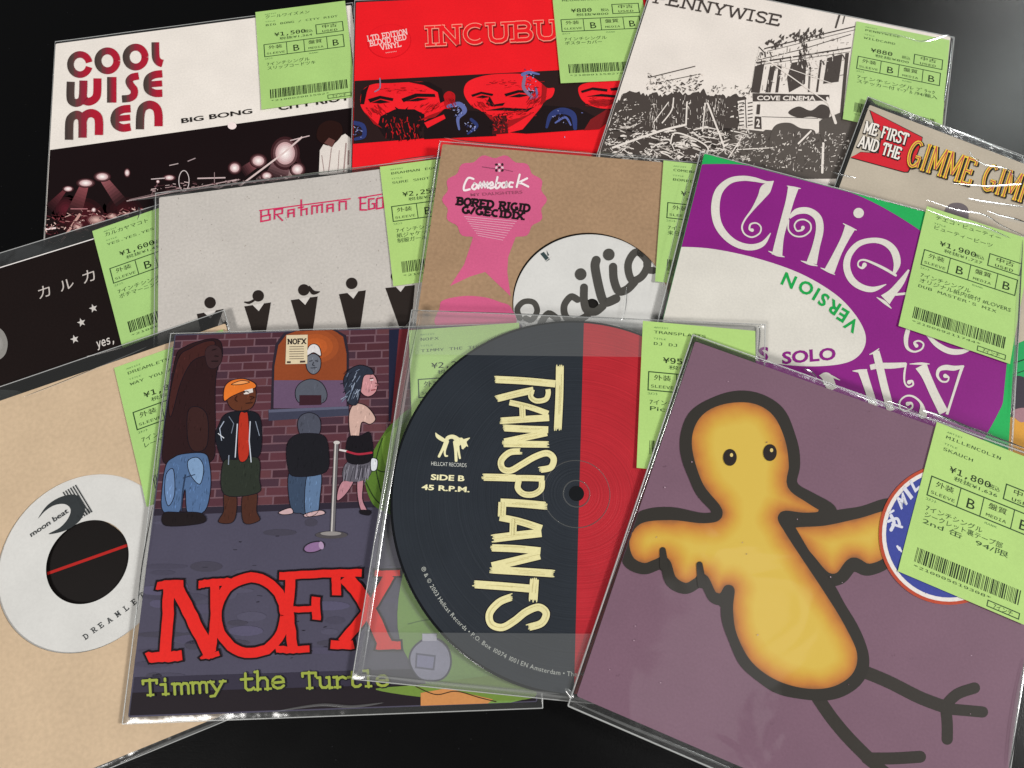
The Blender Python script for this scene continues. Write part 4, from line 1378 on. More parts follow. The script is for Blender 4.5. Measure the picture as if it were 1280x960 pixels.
# ================================================================== 7  kraft sleeve with pink rosette, die-cut
def build_come():
    s = S['come']
    r = thing(s, 'record_sleeve', 'brown kraft record sleeve with round cut-out and a pink rosette print', 'record', GRP)
    hc = s.P((738.7, 378.1))
    c = card(s, r, '#a5876a', '#8d7257', hole=(hc, .0412), grain=.10, blotch=.06, gscale=500)
    f = Z(545, 190, .2344); k = .2344
    a = Art(s)
    pk = '#d05f88'
    sc = []
    for i in range(90):
        an = 2 * math.pi * i / 90
        rr = 1 + .045 * math.cos(14 * an)
        sc.append((312 + 268 * rr * math.cos(an), 255 + 232 * rr * math.sin(an)))
    a.poly(f([(200, 440), (430, 440), (385, 560), (380, 640), (398, 770), (330, 705), (262, 640), (180, 665), (75, 715), (150, 600), (190, 480)]), pk, 0)
    a.poly(f(sc), pk, 1)
    a.poly(f(smooth([(20, 830), (40, 790), (150, 768), (260, 775), (340, 800), (400, 830), (400, 935), (20, 935)], 6, True)), pk, 0)
    for p, w in (([(245, 80), (330, 92)], 1.0), ([(350, 92), (410, 105)], .8)):
        a.stroke(f(p), w, '#8a4460', 2)
    for i in range(9):
        a.poly(ell(*f([(322 + (i % 3) * 16, 68 + (i // 3) * 16)])[0], 1.9, 1.5, 8, i * 40), '#38262c' if i % 2 == 0 else '#e7c3cf', 3)
    # script title
    wt = '#f3e6e9'
    for pts in ([(200, 145), (172, 140), (152, 175), (150, 205), (180, 200)], [(205, 170), (192, 190), (206, 200), (220, 180), (205, 168)], [(226, 195), (236, 165), (244, 190), (256, 162), (262, 188), (274, 165), (276, 192)], [(284, 182), (304, 176), (298, 162), (284, 175), (290, 195), (310, 188)],
                [(328, 135), (318, 190), (334, 190), (344, 168), (324, 168)], [(372, 165), (354, 168), (352, 188), (368, 188), (376, 162), (376, 188)], [(410, 165), (394, 165), (390, 185), (406, 188)], [(446, 122), (430, 188)], [(486, 142), (444, 164), (460, 170), (492, 186)]):
        a.curve(f(pts), 2.6, wt, 4, n=5)
    a.text('MY DAUGHTERS', *f([(186, 238), (462, 222), (183, 222)]), '#9a4a66', 3, bold=.01)
    for st, q in (('BORED RIGID', [(106, 282), (500, 322), (112, 242)]), ('G/GECIDIX', [(136, 326), (468, 362), (140, 290)])):
        sktext(a, st, *f(q), 2.9, '#1d1518', 4, serif=.19, st_h=2.2)
    for i in range(9):
        y = 345 + i * 12.5
        a.stroke(f([(150 + i * 9, y), (430 - i * 9, y + 26)]), .6, '#e4b2c4', 3)
    a.build('rosette_print', c, 'pink rosette with ribbon tails')
    price_sticker(s, r, (818.5, 352.5), (829, 203), 'COMEBACK MY DAUGHTERS', 'BORED RIGID', '¥1,400', '税抜¥1,273', ['7インチシングル', '来日盤'], seed=16)
    plastic(s, r, folds=[([(555, 173), (580, 178), (605, 181), (640, 184), (690, 189), (740, 192)], .0007), ([(745, 192), (790, 195), (826, 198)], .0004), ([(550, 176), (541, 230), (531, 300), (521, 378)], .00035), ([(783, 360), (780, 385), (776, 402)], .0006)])

    # the record inside, seen through the cut-out
    v = thing(s, 'vinyl_record', 'record with white label and grey script name inside the brown kraft sleeve', 'record disc')
    disc_in_sleeve(s, v, hc, .0008, .0034)
    h = Art(s, base=-.0013)
    h.poly(ell(738.7, 378.1, 9.5, 9), '#1c1a18', 0)  # dark disc laid under the hole, its shade put in as colour
    h.build('spindle_hole', v)
    b = Art(s, base=-.00052)
    gy = '#4c4a46'
    for pts, w in (([(448, 884), (434, 835), (468, 797), (520, 800), (540, 845), (512, 892), (478, 884)], 30), ([(560, 910), (600, 860), (650, 890)], 36), ([(755, 785), (720, 770), (685, 815), (690, 870), (730, 900), (790, 880), (825, 850)], 36),
                   ([(790, 720), (790, 790), (805, 840), (850, 850), (890, 820)], 42), ([(855, 575), (850, 620), (880, 760), (905, 800), (960, 780)], 48), ([(945, 610), (950, 680), (975, 740), (1020, 730), (1060, 690)], 44),
                   ([(1110, 540), (1060, 535), (1025, 600), (1045, 680), (1100, 660), (1130, 590), (1090, 535)], 40), ([(1125, 560), (1130, 620), (1160, 630)], 38)):
        b.curve(f(pts), w * k, gy, 1, n=6)
    for (x, y) in ((772, 650), (922, 545)):
        b.poly(ell(*f([(x, y)])[0], 31 * k, 32 * k), gy, 2)
    b.build('label_lettering', v)
    b = Art(s, base=-.00052)
    b.poly(f([(575, 530), (608, 570), (590, 582), (556, 540)]), '#38484a', 1)
    b.poly(f([(590, 522), (604, 548), (596, 552)]), '#38484a', 1)
    for i in range(3):
        b.stroke(f([(582 + i * 10, 580 - i * 8), (596 + i * 10, 572 - i * 8)]), .8, '#c9c7c4', 2)
    b.build('label_emblem', v)


def disc_in_sleeve(s, v, hc, shift, r_in):
    """black vinyl with a white centre label just under the front panel"""
    vv, ff, fm = [], [], []
    blk = ink('#121212', coat=False, rough=.3)
    lab = ink('#d3d2cf', coat=False, rough=.5, grain=.03)
    n = 96
    cc = Vector((hc.x + shift, hc.y - shift * 1.1))

    def ring(r, z):
        o = len(vv)
        for i in range(n):
            an = 2 * math.pi * i / n
            vv.append((cc.x + r * math.cos(an), cc.y + r * math.sin(an), z))
        return o
    rs = [ring(.0870, -.0010), ring(.0430, -.00062), ring(.0414, -.00062), ring(.0410, -.00058), ring(r_in, -.00058), ring(r_in, -.0014), ring(.0870, -.0016)]
    for j in range(len(rs) - 1):
        for i in range(n):
            k = (i + 1) % n
            ff.append([rs[j] + i, rs[j] + k, rs[j + 1] + k, rs[j + 1] + i])
            fm.append(1 if j in (2, 3) else 0)
    for i in range(n):
        k = (i + 1) % n
        ff.append([rs[-1] + i, rs[0] + i, rs[0] + k, rs[-1] + k]); fm.append(0)
    return link_mesh('disc', vv, ff, [blk, lab], fm, v)


# ================================================================== 8  green and purple sleeve, art-nouveau letters
def build_chief():
    s = S['chief']
    r = thing(s, 'record_sleeve', 'purple and green record sleeve with curly white letters and white oval', 'record', GRP)
    c = card(s, r, '#1fab57', '#d9d6cc')
    f = Z(820, 180, .359)
    pu, wt = '#861c7e', '#d8d4cb'
    a = Art(s)
    big = smooth([(560, 1460), (150, 1420), (-400, 1250), (-700, 800), (-600, 350), (-300, 150), (60, 73), (170, 70), (300, 72), (450, 95), (600, 140), (750, 200), (900, 288), (1050, 400), (1160, 530), (1225, 680), (1240, 760), (1228, 850), (1195, 930), (1120, 1060), (950, 1300)], 6, True)
    # clip the disc to the cover by marching along its outline
    pts = []
    for p in f(big):
        q = s.P(p)
        q.x = max(min(q.x, s.cl[1].x - .0008), s.cl[0].x + .0003)
        q.y = max(min(q.y, s.cl[0].y - .0003), s.cl[3].y + .0005)
        pts.append(s.px(q.x, q.y))
    a.poly(pts, pu, 0)
    ov = smooth([(40, 358), (85, 358), (200, 366), (350, 398), (500, 450), (620, 520), (690, 590), (728, 660), (722, 715), (680, 755), (600, 772), (480, 772), (330, 750), (180, 700), (60, 640), (-60, 560)], 6, True)
    pts = []
    for p in f(ov):
        q = s.P(p)
        q.x = max(q.x, s.cl[0].x + .0003)
        pts.append(s.px(q.x, q.y))
    a.poly(pts, wt, 1)
    a.build('oval_print', c)
    t = Art(s, base=.00020)
    z = Z(870, 200, .21875); k = .21875
    y2 = Z(1000, 400, .21875)

    def C(g, pts, w, cap='round', n=7):
        t.curve(g(pts), [v * k for v in w] if isinstance(w, list) else w * k, wt, 0, cap, n)
    # C
    C(z, [(442, 122), (400, 128), (330, 112), (262, 106), (190, 122), (130, 180), (110, 270), (122, 360), (165, 430), (230, 480), (310, 500), (380, 480), (425, 420)], [4, 14, 26, 30, 34, 44, 48, 46, 42, 38, 36, 28, 5])
    C(z, [(442, 122), (400, 165), (370, 215), (325, 280), (280, 340), (262, 385), (278, 425), (320, 442), (362, 420), (370, 385), (345, 362), (312, 368), (305, 395), (320, 402)], [4, 60, 40, 16, 10, 10, 9, 9, 9, 9, 9, 10, 12, 20])
    # h
    C(z, [(556, 155), (535, 235), (505, 345), (480, 440), (462, 545)], [62, 46, 44, 44, 60], None)
    C(z, [(414, 522), (460, 542), (504, 555)], [4, 16, 4]); C(z, [(520, 150), (558, 160), (596, 164)], [4, 14, 4])
    C(z, [(532, 332), (575, 296), (640, 292), (694, 330), (706, 400), (684, 500), (660, 590)], [14, 34, 38, 42, 44, 44, 60], None)
    C(z, [(600, 578), (650, 594), (692, 606)], [4, 16, 4])
    C(z, [(528, 345), (528, 400), (562, 434), (612, 436), (652, 405), (652, 365), (618, 342), (580, 348), (562, 375), (575, 405), (602, 402), (610, 388)], [8, 9, 9, 9, 9, 9, 9, 9, 9, 9, 12, 22])
    # i
    t.poly(ell(*z([(928, 304)])[0], 30 * k, 29 * k), wt, 0)
    C(z, [(880, 385), (850, 450), (810, 530), (762, 635)], [62, 46, 44, 60], None)
    C(z, [(840, 364), (880, 388), (916, 402)], [4, 14, 4]); C(z, [(712, 618), (760, 638), (792, 656)], [4, 16, 4])
    # e
    C(z, [(1130, 650), (1148, 590), (1130, 520), (1080, 474), (1010, 460), (930, 480), (875, 540), (860, 610), (885, 680), (940, 725), (1010, 740), (1084, 712)], [16, 40, 42, 36, 30, 32, 36, 40, 40, 36, 30, 5])
    C(z, [(1140, 660), (1080, 624), (1010, 590), (960, 572), (930, 580), (926, 606), (948, 618), (962, 600)], [14, 16, 14, 11, 9, 9, 14, 26])
    # k, its foot shows beside the price slip
    C(z, [(1215, 628), (1170, 700), (1120, 760), (1080, 800)], [10, 36, 46, 70], None)
    C(z, [(1032, 786), (1076, 814), (1114, 848)], [4, 18, 5]); C(z, [(1140, 770), (1196, 764)], 14)
    # o and curl under the slip
    C(y2, [(615, 60), (604, 110), (612, 160), (650, 182), (692, 168), (704, 138), (678, 120), (652, 130), (664, 148)], [26, 26, 18, 11, 10, 10, 10, 12, 22])
    C(y2, [(730, 90), (780, 140), (850, 178), (920, 182), (985, 162)], [16, 30, 34, 28, 8])
    # u t y of the second word
    C(y2, [(110, 318), (150, 330), (186, 400)], [4, 60, 52], None); C(y2, [(110, 318), (165, 318), (226, 344)], [4, 14, 4])
    C(y2, [(355, 290), (375, 350), (404, 440), (420, 500)], [52, 46, 44, 44], None); C(y2, [(300, 292), (340, 292), (380, 284)], [4, 18, 5])
    C(y2, [(432, 180), (450, 250), (480, 380), (518, 520)], [40, 44, 44, 44], None); C(y2, [(396, 198), (425, 185), (450, 164)], [4, 12, 4])
    C(y2, [(400, 272), (450, 262), (520, 262), (606, 256)], [30, 32, 34, 26], None)
    C(y2, [(606, 250), (596, 300), (596, 355), (616, 382), (644, 372), (640, 350), (622, 356)], [8, 12, 10, 10, 10, 12, 24])
    C(y2, [(690, 262), (720, 320), (765, 420), (820, 530)], [70, 52, 50, 54], None); C(y2, [(626, 252), (690, 250), (738, 252)], [4, 14, 4])
    C(y2, [(838, 540), (870, 440), (905, 330), (926, 268)], [16, 14, 16, 18], None)
    C(y2, [(930, 266), (880, 276), (830, 272), (794, 284), (784, 318), (806, 350), (838, 352), (848, 330), (828, 320)], [14, 28, 30, 22, 16, 11, 10, 10, 24])
    C(y2, [(700, 540), (692, 480), (650, 440), (605, 435), (570, 465), (572, 505), (605, 520), (640, 500), (636, 476), (614, 480)], [50, 16, 12, 10, 10, 10, 10, 10, 12, 24])
    # VERSION round the oval, SOLO below
    gr = ink('#16a04a')
    for ch, (x, y), an in (('V', (888, 942), 213), ('E', (838, 888), 212), ('R', (784, 842), 213), ('S', (728, 800), 212), ('I', (686, 768), 210), ('O', (628, 732), 207), ('N', (530, 690), 204)):
        v, tr = text_tris(ch, None, .028, 3)
        x0, x1 = min(p[0] for p in v), max(p[0] for p in v)
        y0, y1 = min(p[1] for p in v), max(p[1] for p in v)
        co, si = math.cos(math.radians(an)), math.sin(math.radians(an))
        sc = 76 / (y1 - y0)
        P_ = []
        for p in v:
            px, py = (p[0] - (x0 + x1) / 2) * sc * 1.05, -(p[1] - (y0 + y1) / 2) * sc
            P_.append((x + px * co - py * si, y + px * si + py * co))
        t.add(z(P_), tr, gr, t.lift(1))
    t.text('SOLO', *f([(440, 768), (626, 752), (438, 724)]), pu, 1, bold=.03)
    t.text('S', *f([(356, 758), (390, 756), (358, 708)]), pu, 1, bold=.03)
    t.build('title_lettering', c)
    price_sticker(s, r, (1122, 408), (1157, 262), 'チエコ・ビューティー', 'ビューティービーツ', '¥1,900', '税抜¥1,727', ['7インチシングル', 'オリジナル紙内袋付 #LOVERS', "DUB MASTER'S MIX"], seed=17)
    F = [([(1157, 251), (1195, 264), (1228, 270), (1252, 284), (1282, 297)], .0006), ([(1156, 263), (1190, 276), (1227, 285), (1262, 299)], .0007), ([(1232, 265), (1250, 272), (1268, 276), (1282, 280)], .0010),
         ([(1277, 300), (1272, 370), (1268, 440), (1262, 520)], .0007), 
         ([(866, 205), (852, 255), (834, 330), (824, 378)], .0003), ([(1003, 462), (1012, 466), (1020, 473)], .0007)]
    plastic(s, r, folds=F, weld=.00042)


# ================================================================== 9  plain tan sleeve with white label
def build_dream():
    s = S['dream']
    r = thing(s, 'record_sleeve', 'plain tan record sleeve with round cut-out cropped by the left edge', 'record', GRP)
    hc = s.P((106.5, 700.5))
    c = card(s, r, '#cdb496', '#a98f70', hole=(hc, .0404), grain=.06, blotch=.05, gscale=500)
    # red band printed on the inside of the back panel, seen through the record's hole
    b = Art(s, base=-.0018)
    b.poly(ell(105.5, 707, 60, 60), '#171312', 0)
    b.stroke([(50, 719), (166, 678)], 3.6, '#b0231f', 1)
    b.build('inner_back', c, 'black inside with one red line')
    price_sticker(s, r, (184.5, 634), (142.8, 458), 'DREAMLETS', 'WAY YOU ARE', '¥1,800', '税抜¥1,636', ['7インチシングル', 'レーベルスリーブ'], seed=18)
    L3 = s.bag
    plastic(s, r, folds=[([(30, 497), (80, 478), (140, 453), (185, 434)], .0003), ([(150, 953), (200, 932), (285, 897)], .0004)])
    v = thing(s, 'vinyl_record', 'record with big centre hole and white moon logo label inside the tan sleeve', 'record disc')
    disc_in_sleeve(s, v, hc, .0006, .0190)
    a = Art(s, base=-.00050)
    k = .2917
    f = Z(0, 560, k)
    bk = '#34383a'
    # crescent moon with keyboard bars
    a.poly(f(smooth([(160, 302), (200, 245), (260, 208), (320, 200), (350, 225), (362, 262), (340, 310), (295, 345), (250, 362), (205, 368), (255, 340), (290, 300), (300, 262), (275, 240), (230, 245), (190, 270)], 5, True)), bk, 1)
    for i in range(6):
        x0, y0 = 268 + i * 10.5, 188 - i * 6
        l = 34 if i < 3 else 130
        a.stroke(f([(x0, y0), (x0 + l * .55, y0 + l * .9)]), 3.2 * k * 1.6, bk, 2)
    for i in range(5):
        x0, y0 = 340 + i * 11, 306 - i * 7
        a.stroke(f([(x0 - 12, y0 - 18), (x0, y0)]), 3.0 * k * 1.6, bk, 2)
    a.text('moon beat', *f([(132, 382), (292, 276), (122, 362)]), bk, 3, bold=.012)
    a.build('moon_logo', v)
    a = Art(s, base=-.00050)
    for ch, (px, py) in zip('DREAMLETS', ((365, 808), (400, 780), (430, 760), (466, 738), (502, 712), (538, 686), (572, 660), (604, 632), (636, 604))):
        u = (.80, -.60)
        vv = (-.60 * .9, -.80 * .9)
        h, w = 26, 20
        bl = (px - u[0] * w / 2 - vv[0] * h / 2, py - u[1] * w / 2 - vv[1] * h / 2)
        br = (bl[0] + u[0] * w, bl[1] + u[1] * w)
        tl = (bl[0] + vv[0] * h, bl[1] + vv[1] * h)
        sktext(a, ch, *f([bl, br, tl]), 1.1, bk, 1, serif=.2, st_h=.7)
    a.build('label_lettering', v)


# ================================================================== 10  dark street drawing with red slab title
def fig(a, f, parts):
    rnd = random.Random(len(parts) * 7 + int(parts[0][1][0][0]))
    for hx, pts, lay in parts:
        q = smooth(pts, 5, True)
        a.poly(f(q), hx, lay)
        a.stroke(f(q + [q[0], q[1]]), .9, '#15101a', lay)
        # brush hatching inside the shape
        xs, ys = [p[0] for p in q], [p[1] for p in q]
        rgb = [int(hx[i:i + 2], 16) for i in (1, 3, 5)]
        for _ in range(int((max(xs) - min(xs)) * (max(ys) - min(ys)) / 420)):
            x, y = rnd.uniform(min(xs), max(xs)), rnd.uniform(min(ys), max(ys))
            ok = True
            l = rnd.uniform(8, 26)
            for (px, py) in ((x, y), (x - l * .15, y + l), (x - 3, y - 3), (x + 3, y + 3)):
                r_ = False
                for k in range(len(q)):
                    x1, y1 = q[k - 1]; x2, y2 = q[k]
                    if (y1 > py) != (y2 > py) and px < (x2 - x1) * (py - y1) / (y2 - y1) + x1:
                        r_ = not r_
                ok = ok and r_
            if ok:
                g = rnd.choice((.72, .8, 1.18, 1.3))
                a.stroke(f([(x, y), (x - l * .08 + rnd.uniform(-1, 1), y + l * .5), (x - l * .15, y + l)]), [.25, rnd.uniform(.5, 1.0), .25], '#' + ''.join('%02x' % min(255, int(v * g)) for v in rgb), lay)


def build_nofx():
    s = S['nofx']
    r = thing(s, 'record_sleeve', 'dark record sleeve with brick street drawing and big red slab letters', 'record', GRP)
    c = card(s, r, '#4d4a5c', '#e8e4de')
    a = Art(s)
    w, h = s.cl[1].x - s.cl[0].x, s.cl[0].y - s.cl[3].y
    x0, yb = s.cl[0].x, s.cl[3].y

    def U(u, v):                          # fractions of the cover, v up
        xl = s.cl[3].x + (s.cl[0].x - s.cl[3].x) * v
        xr = s.cl[2].x + (s.cl[1].x - s.cl[2].x) * v
        return s.px(xl + (xr - xl) * u, yb + h * v)
    rnd = random.Random(31)
    e = .004
    a.poly([U(e, .50), U(1 - e, .50), U(1 - e, 1 - e), U(e, 1 - e)], '#70535c', 0)
    rows = 21
    bh = .5 / rows
    cols = ('#4a2a34', '#52303a', '#5a333c', '#432731', '#4f2c33', '#613a40', '#472f3b')
    for j in range(rows):
        v0 = .503 + j * bh
        x = -.04 * (j % 2) - .01
        while x < 1:
            bw = rnd.uniform(.062, .078)
            ua, ub = max(x + .005, e), min(x + bw, 1 - e)
            if ub > ua + .004:
                jt = rnd.uniform(-.0012, .0012)
                a.poly([U(ua, v0 + .0022 + jt), U(ub, v0 + .0022), U(ub, min(v0 + bh - .0018, 1 - e)), U(ua, min(v0 + bh - .002 + jt, 1 - e))], rnd.choice(cols), 1)
            x += bw
    # pavement: mottled, darker to the bottom edge
    a.poly([U(e, .485), U(1 - e, .49), U(1 - e, .505), U(e, .503)], '#2c2633', 2)
    for i in range(60):
        u, v = rnd.uniform(.03, .97), rnd.uniform(.08, .47)
        p = U(u, v)
        a.poly(ell(p[0], p[1], rnd.uniform(8, 34), rnd.uniform(2, 7), 14), rnd.choice(('#524f62', '#484556', '#56526a', '#454250', '#4f4b60')), 1)
    for i in range(26):
        p = U(rnd.uniform(.05, .9), rnd.uniform(.12, .47))
        a.stroke([p, (p[0] + rnd.uniform(2, 7), p[1] + rnd.uniform(-1, 1))], rnd.uniform(.4, 1.2), '#2a2732', 2)
    a.poly([U(e, e), U(1 - e, e), U(1 - e, .05), U(e, .055)], '#211a20', 2)
    a.poly([U(e, .05), U(1 - e, .046), U(1 - e, .085), U(e, .09)], '#343040', 1)
    p5 = Z(330, 400, .302); p4 = Z(190, 400, .302)
    # ticket window
    arch = [(28, 372), (34, 190), (48, 100), (84, 52), (130, 36), (300, 36), (340, 64), (352, 140), (352, 372)]
    a.poly(p5(arch), '#2c2430', 2)
    a.poly(p5([(40, 366), (44, 190), (60, 105), (92, 62), (135, 46), (292, 46), (328, 70), (342, 140), (342, 366)]), '#8d4526', 3)
    a.glow(*p5([(215, 110)])[0], 36, 26, '#c2602c', '#8d4526', 4, 5)
    a.poly(p5([(40, 366), (42, 250), (342, 250), (342, 366)]), '#66506a', 4)
    a.poly(p5([(20, 372), (350, 358), (352, 396), (20, 418)]), '#3d3f52', 5)
    a.poly(p5([(20, 372), (350, 358), (350, 368), (20, 384)]), '#5b5e74', 6)
    # clerk behind the sill: plain grey figure with white hair
    fig(a, p5, [('#565a66', [(130, 300), (150, 262), (195, 245), (240, 262), (262, 310), (240, 345), (150, 345)], 6), ('#6b6f7a', [(176, 160), (205, 140), (234, 160), (232, 205), (206, 226), (180, 206)], 7), ('#d9d4d6', [(176, 150), (186, 112), (208, 100), (230, 114), (236, 150), (206, 136)], 8)])
    a.poly(p5([(148, 312), (238, 312), (238, 352), (148, 354)]), '#3a1f28', 8)
    # small poster
    a.poly(p5([(94, 64), (182, 62), (180, 182), (90, 184)]), '#d8c8a8', 8)
    sktext(a, 'NOFX', *p5([(98, 102), (176, 100), (98, 80)]), 1.5, '#241c1e', 9, serif=.14, st_h=1.0)
    for i in range(6):
        y = 112 + i * 10
        a.stroke(p5([(106, y), (166, y - 1)]), .7, '#4a3c38', 9)
    a.stroke(p5([(96, 176), (112, 176)]), 2.4, '#4a3c38', 9); a.stroke(p5([(150, 174), (172, 173)]), 2.4, '#4a3c38', 9)
    # plain people waiting in line: brown coat and jeans, orange cap and leather jacket, dark top and jeans, dark hair and skirt
    fig(a, p4, [('#2b1719', [(100, 150), (140, 110), (190, 90), (250, 78), (285, 92), (292, 150), (270, 210), (262, 300), (262, 480), (240, 590), (60, 600), (50, 480), (70, 330)], 3),
                ('#41211f', [(110, 160), (160, 118), (220, 90), (262, 92), (240, 140), (170, 170), (120, 260), (80, 400), (72, 330)], 4),
                ('#3a2528', [(222, 130), (250, 105), (285, 120), (288, 170), (262, 200), (232, 190)], 5),
                ('#38201f', [(150, 380), (190, 360), (230, 400), (228, 520), (180, 545), (150, 500)], 4),
                ('#4f6a92', [(90, 570), (130, 555), (215, 552), (238, 590), (244, 690), (220, 790), (150, 800), (138, 700), (112, 800), (46, 790), (44, 690), (60, 600)], 6),
                ('#7d9bc0', [(150, 585), (190, 570), (215, 610), (200, 680), (160, 640)], 7), ('#6a86b0', [(60, 640), (90, 620), (95, 720), (70, 770), (55, 720)], 7),
                ('#1d1618', [(50, 800), (110, 796), (205, 800), (214, 840), (60, 852)], 7)])
    a.stroke(p4([(140, 640), (130, 700), (122, 790)]), 1.6, '#2a3852', 8); a.stroke(p4([(130, 655), (180, 640)]), 1.2, '#2a3852', 8)
    fig(a, p4, [('#5e3322', [(312, 300), (330, 260), (380, 250), (425, 275), (430, 330), (405, 370), (345, 375), (315, 345)], 6),
                ('#e0762c', [(300, 335), (302, 280), (330, 252), (380, 244), (425, 262), (428, 282), (380, 296), (330, 318)], 8),
                ('#f0a060', [(330, 268), (370, 252), (405, 258), (370, 268)], 9),
                ('#181a22', [(300, 395), (340, 380), (420, 380), (452, 420), (452, 540), (420, 580), (330, 612), (296, 590), (264, 490), (280, 430)], 6),
                ('#b0301f', [(362, 400), (385, 384), (400, 400), (402, 560), (360, 575)], 8),
                ('#2a3028', [(296, 590), (350, 578), (440, 572), (446, 660), (440, 716), (300, 722)], 7),
                ('#4a2a20', [(300, 716), (348, 720), (350, 800), (330, 840), (276, 836), (298, 790)], 6), ('#4a2a20', [(378, 720), (434, 716), (434, 790), (446, 830), (380, 838)], 6)])
    for pts, ww, hx in (([(355, 430), (346, 570)], 1.3, '#c5ccd8'), ([(408, 420), (404, 500), (412, 590)], 1.3, '#c5ccd8'), ([(300, 420), (282, 450), (290, 500)], 1.1, '#aab4c6'), ([(275, 470), (300, 490)], 1.0, '#dde2ea'), ([(430, 420), (446, 480)], .9, '#8d97a8'), ([(320, 560), (318, 600)], 1.2, '#8d97a8'), ([(320, 400), (340, 430), (330, 470)], .8, '#7b8596')):
        a.stroke(p4(pts), ww, hx, 9)
    a.poly(p4([(384, 292), (418, 284), (420, 300), (390, 308)]), '#d9d4d0', 9)
    fig(a, p5, [('#4b4e5c', [(140, 440), (150, 400), (188, 384), (226, 400), (236, 440), (222, 480), (160, 484)], 6), ('#1a1a20', [(96, 520), (130, 478), (190, 470), (250, 482), (268, 540), (256, 630), (130, 648), (100, 610)], 7),
                ('#38475e', [(104, 636), (180, 640), (176, 790), (150, 800), (112, 780)], 6), ('#5d7698', [(180, 640), (236, 632), (232, 740), (220, 800), (172, 800)], 7), ('#c9a9ac', [(62, 796), (110, 778), (120, 800), (80, 806)], 7), ('#c9a9ac', [(172, 802), (236, 788), (250, 804), (176, 816)], 7)])
    fig(a, p5, [('#c9a79c', [(352, 400), (372, 350), (410, 350), (440, 372), (462, 410), (440, 432), (405, 425), (392, 490), (362, 490)], 6), ('#c98f94', [(392, 240), (420, 215), (455, 228), (470, 262), (462, 300), (430, 318), (400, 296)], 7),
                ('#2b303e', [(330, 250), (350, 210), (395, 188), (440, 200), (452, 225), (415, 232), (402, 290), (385, 350), (350, 345), (338, 300)], 8), ('#17141a', [(348, 490), (400, 480), (440, 470), (446, 580), (350, 590)], 7),
                ('#5d5a64', [(345, 590), (444, 582), (440, 640), (400, 668), (330, 660)], 6), ('#b9838e', [(330, 665), (372, 665), (340, 720), (304, 748), (308, 700)], 6), ('#b9838e', [(388, 660), (412, 656), (408, 740), (428, 792), (404, 792), (388, 730)], 6), ('#17141a', [(400, 788), (440, 790), (436, 808), (402, 802)], 7), ('#d7dbe2', [(445, 575), (470, 580), (466, 620), (444, 622)], 8)])
    # plain faces
    for g_, pts, w_, hx in ((p4, [(382, 300), (392, 296), (402, 300)], 1.0, '#1a1012'), (p4, [(384, 306), (400, 305)], 1.6, '#e6dcd4'), (p4, [(408, 318), (424, 322), (410, 330)], 1.0, '#2a1512'), (p4, [(392, 346), (416, 344)], 1.1, '#2a1512'), (p4, [(352, 316), (346, 330), (354, 338)], .9, '#3a1c14'),
                            (p5, [(440, 244), (452, 242)], 1.1, '#1a1216'), (p5, [(442, 250), (452, 249)], 1.3, '#f0e6e6'), (p5, [(462, 262), (474, 270), (462, 276)], 1.0, '#7a4a52'), (p5, [(446, 292), (462, 290)], 1.2, '#8a2f3c'), (p5, [(190, 172), (200, 170)], 1.0, '#22242c'), (p5, [(214, 170), (224, 172)], 1.0, '#22242c'), (p5, [(206, 176), (203, 188), (209, 190)], .8, '#2c2e38'), (p5, [(196, 200), (218, 199)], .9, '#2c2e38'),
                            (p4, [(252, 126), (266, 122)], 1.0, '#120c0e'), (p4, [(262, 150), (276, 152)], .9, '#120c0e'), (p4, [(250, 172), (274, 172)], 1.0, '#120c0e')):
        a.curve(g_(pts), w_, hx, 11)
    for i in range(34):
        x = rnd.uniform(334, 400); y = rnd.uniform(200, 330)
        a.stroke(p5([(x, y), (x - rnd.uniform(4, 26), y + rnd.uniform(6, 34))]), rnd.uniform(.4, 1.1), rnd.choice(('#6d7a90', '#1a1d28', '#94a0b4')), 9)
    for i in range(24):
        x = rnd.uniform(340, 440)
        a.stroke(p5([(x, 600 + rnd.uniform(-4, 20)), (x - rnd.uniform(2, 14), 650 + rnd.uniform(0, 24))]), .8, rnd.choice(('#8d8a96', '#35323c')), 7)
    # door post, plain green sack beside the line
    a.poly(p5([(518, 40), (562, 38), (552, 420), (516, 420)]), '#1f2238', 2)
    a.poly([(499, 412), (520, 411), (500, 540), (486, 560)], '#6e2a30', 2)
    a.blob([(456, 600), (462, 575), (476, 548), (492, 528), (520, 520), (520, 660), (486, 642), (466, 630)], '#56762c', 4)
    a.blob([(478, 552), (492, 536), (516, 530), (510, 580), (484, 585)], '#6c8f38', 5)
    for pts in ([(463, 580), (478, 590), (500, 585)], [(478, 548), (470, 580), (476, 615)], [(456, 600), (470, 625), (490, 640)]):
        a.curve(pts, 1.2, '#26381a', 6)
    a.blob([(508, 700), (540, 660), (600, 640), (660, 660), (668, 860), (560, 872), (500, 800)], '#74964c', 3)
    a.blob([(470, 862), (520, 856), (600, 846), (668, 838), (668, 872), (560, 874)], '#6f8a3c', 4)
    a.poly([(526, 866), (560, 860), (590, 868), (616, 874), (610, 880), (526, 882)], '#c98a52', 5)
    a.curve([(520, 858), (545, 868), (570, 864), (600, 872), (620, 877)], 1.3, '#3a2a1c', 6)
    a.curve([(510, 780), (540, 775), (560, 790), (575, 770)], 1.2, '#4c6a34', 5)
    # barrier post with rope
    a.stroke(p5([(300, 512), (284, 880)]), 5.4, '#6d6a6c', 8); a.stroke(p5([(297, 512), (281, 880)]), 1.6, '#c9c4c0', 9)
    a.poly(ell(*p5([(280, 890)])[0], 20, 4.6), '#4d494c', 8); a.poly(ell(*p5([(278, 884)])[0], 13, 2.6), '#8f8a88', 9)
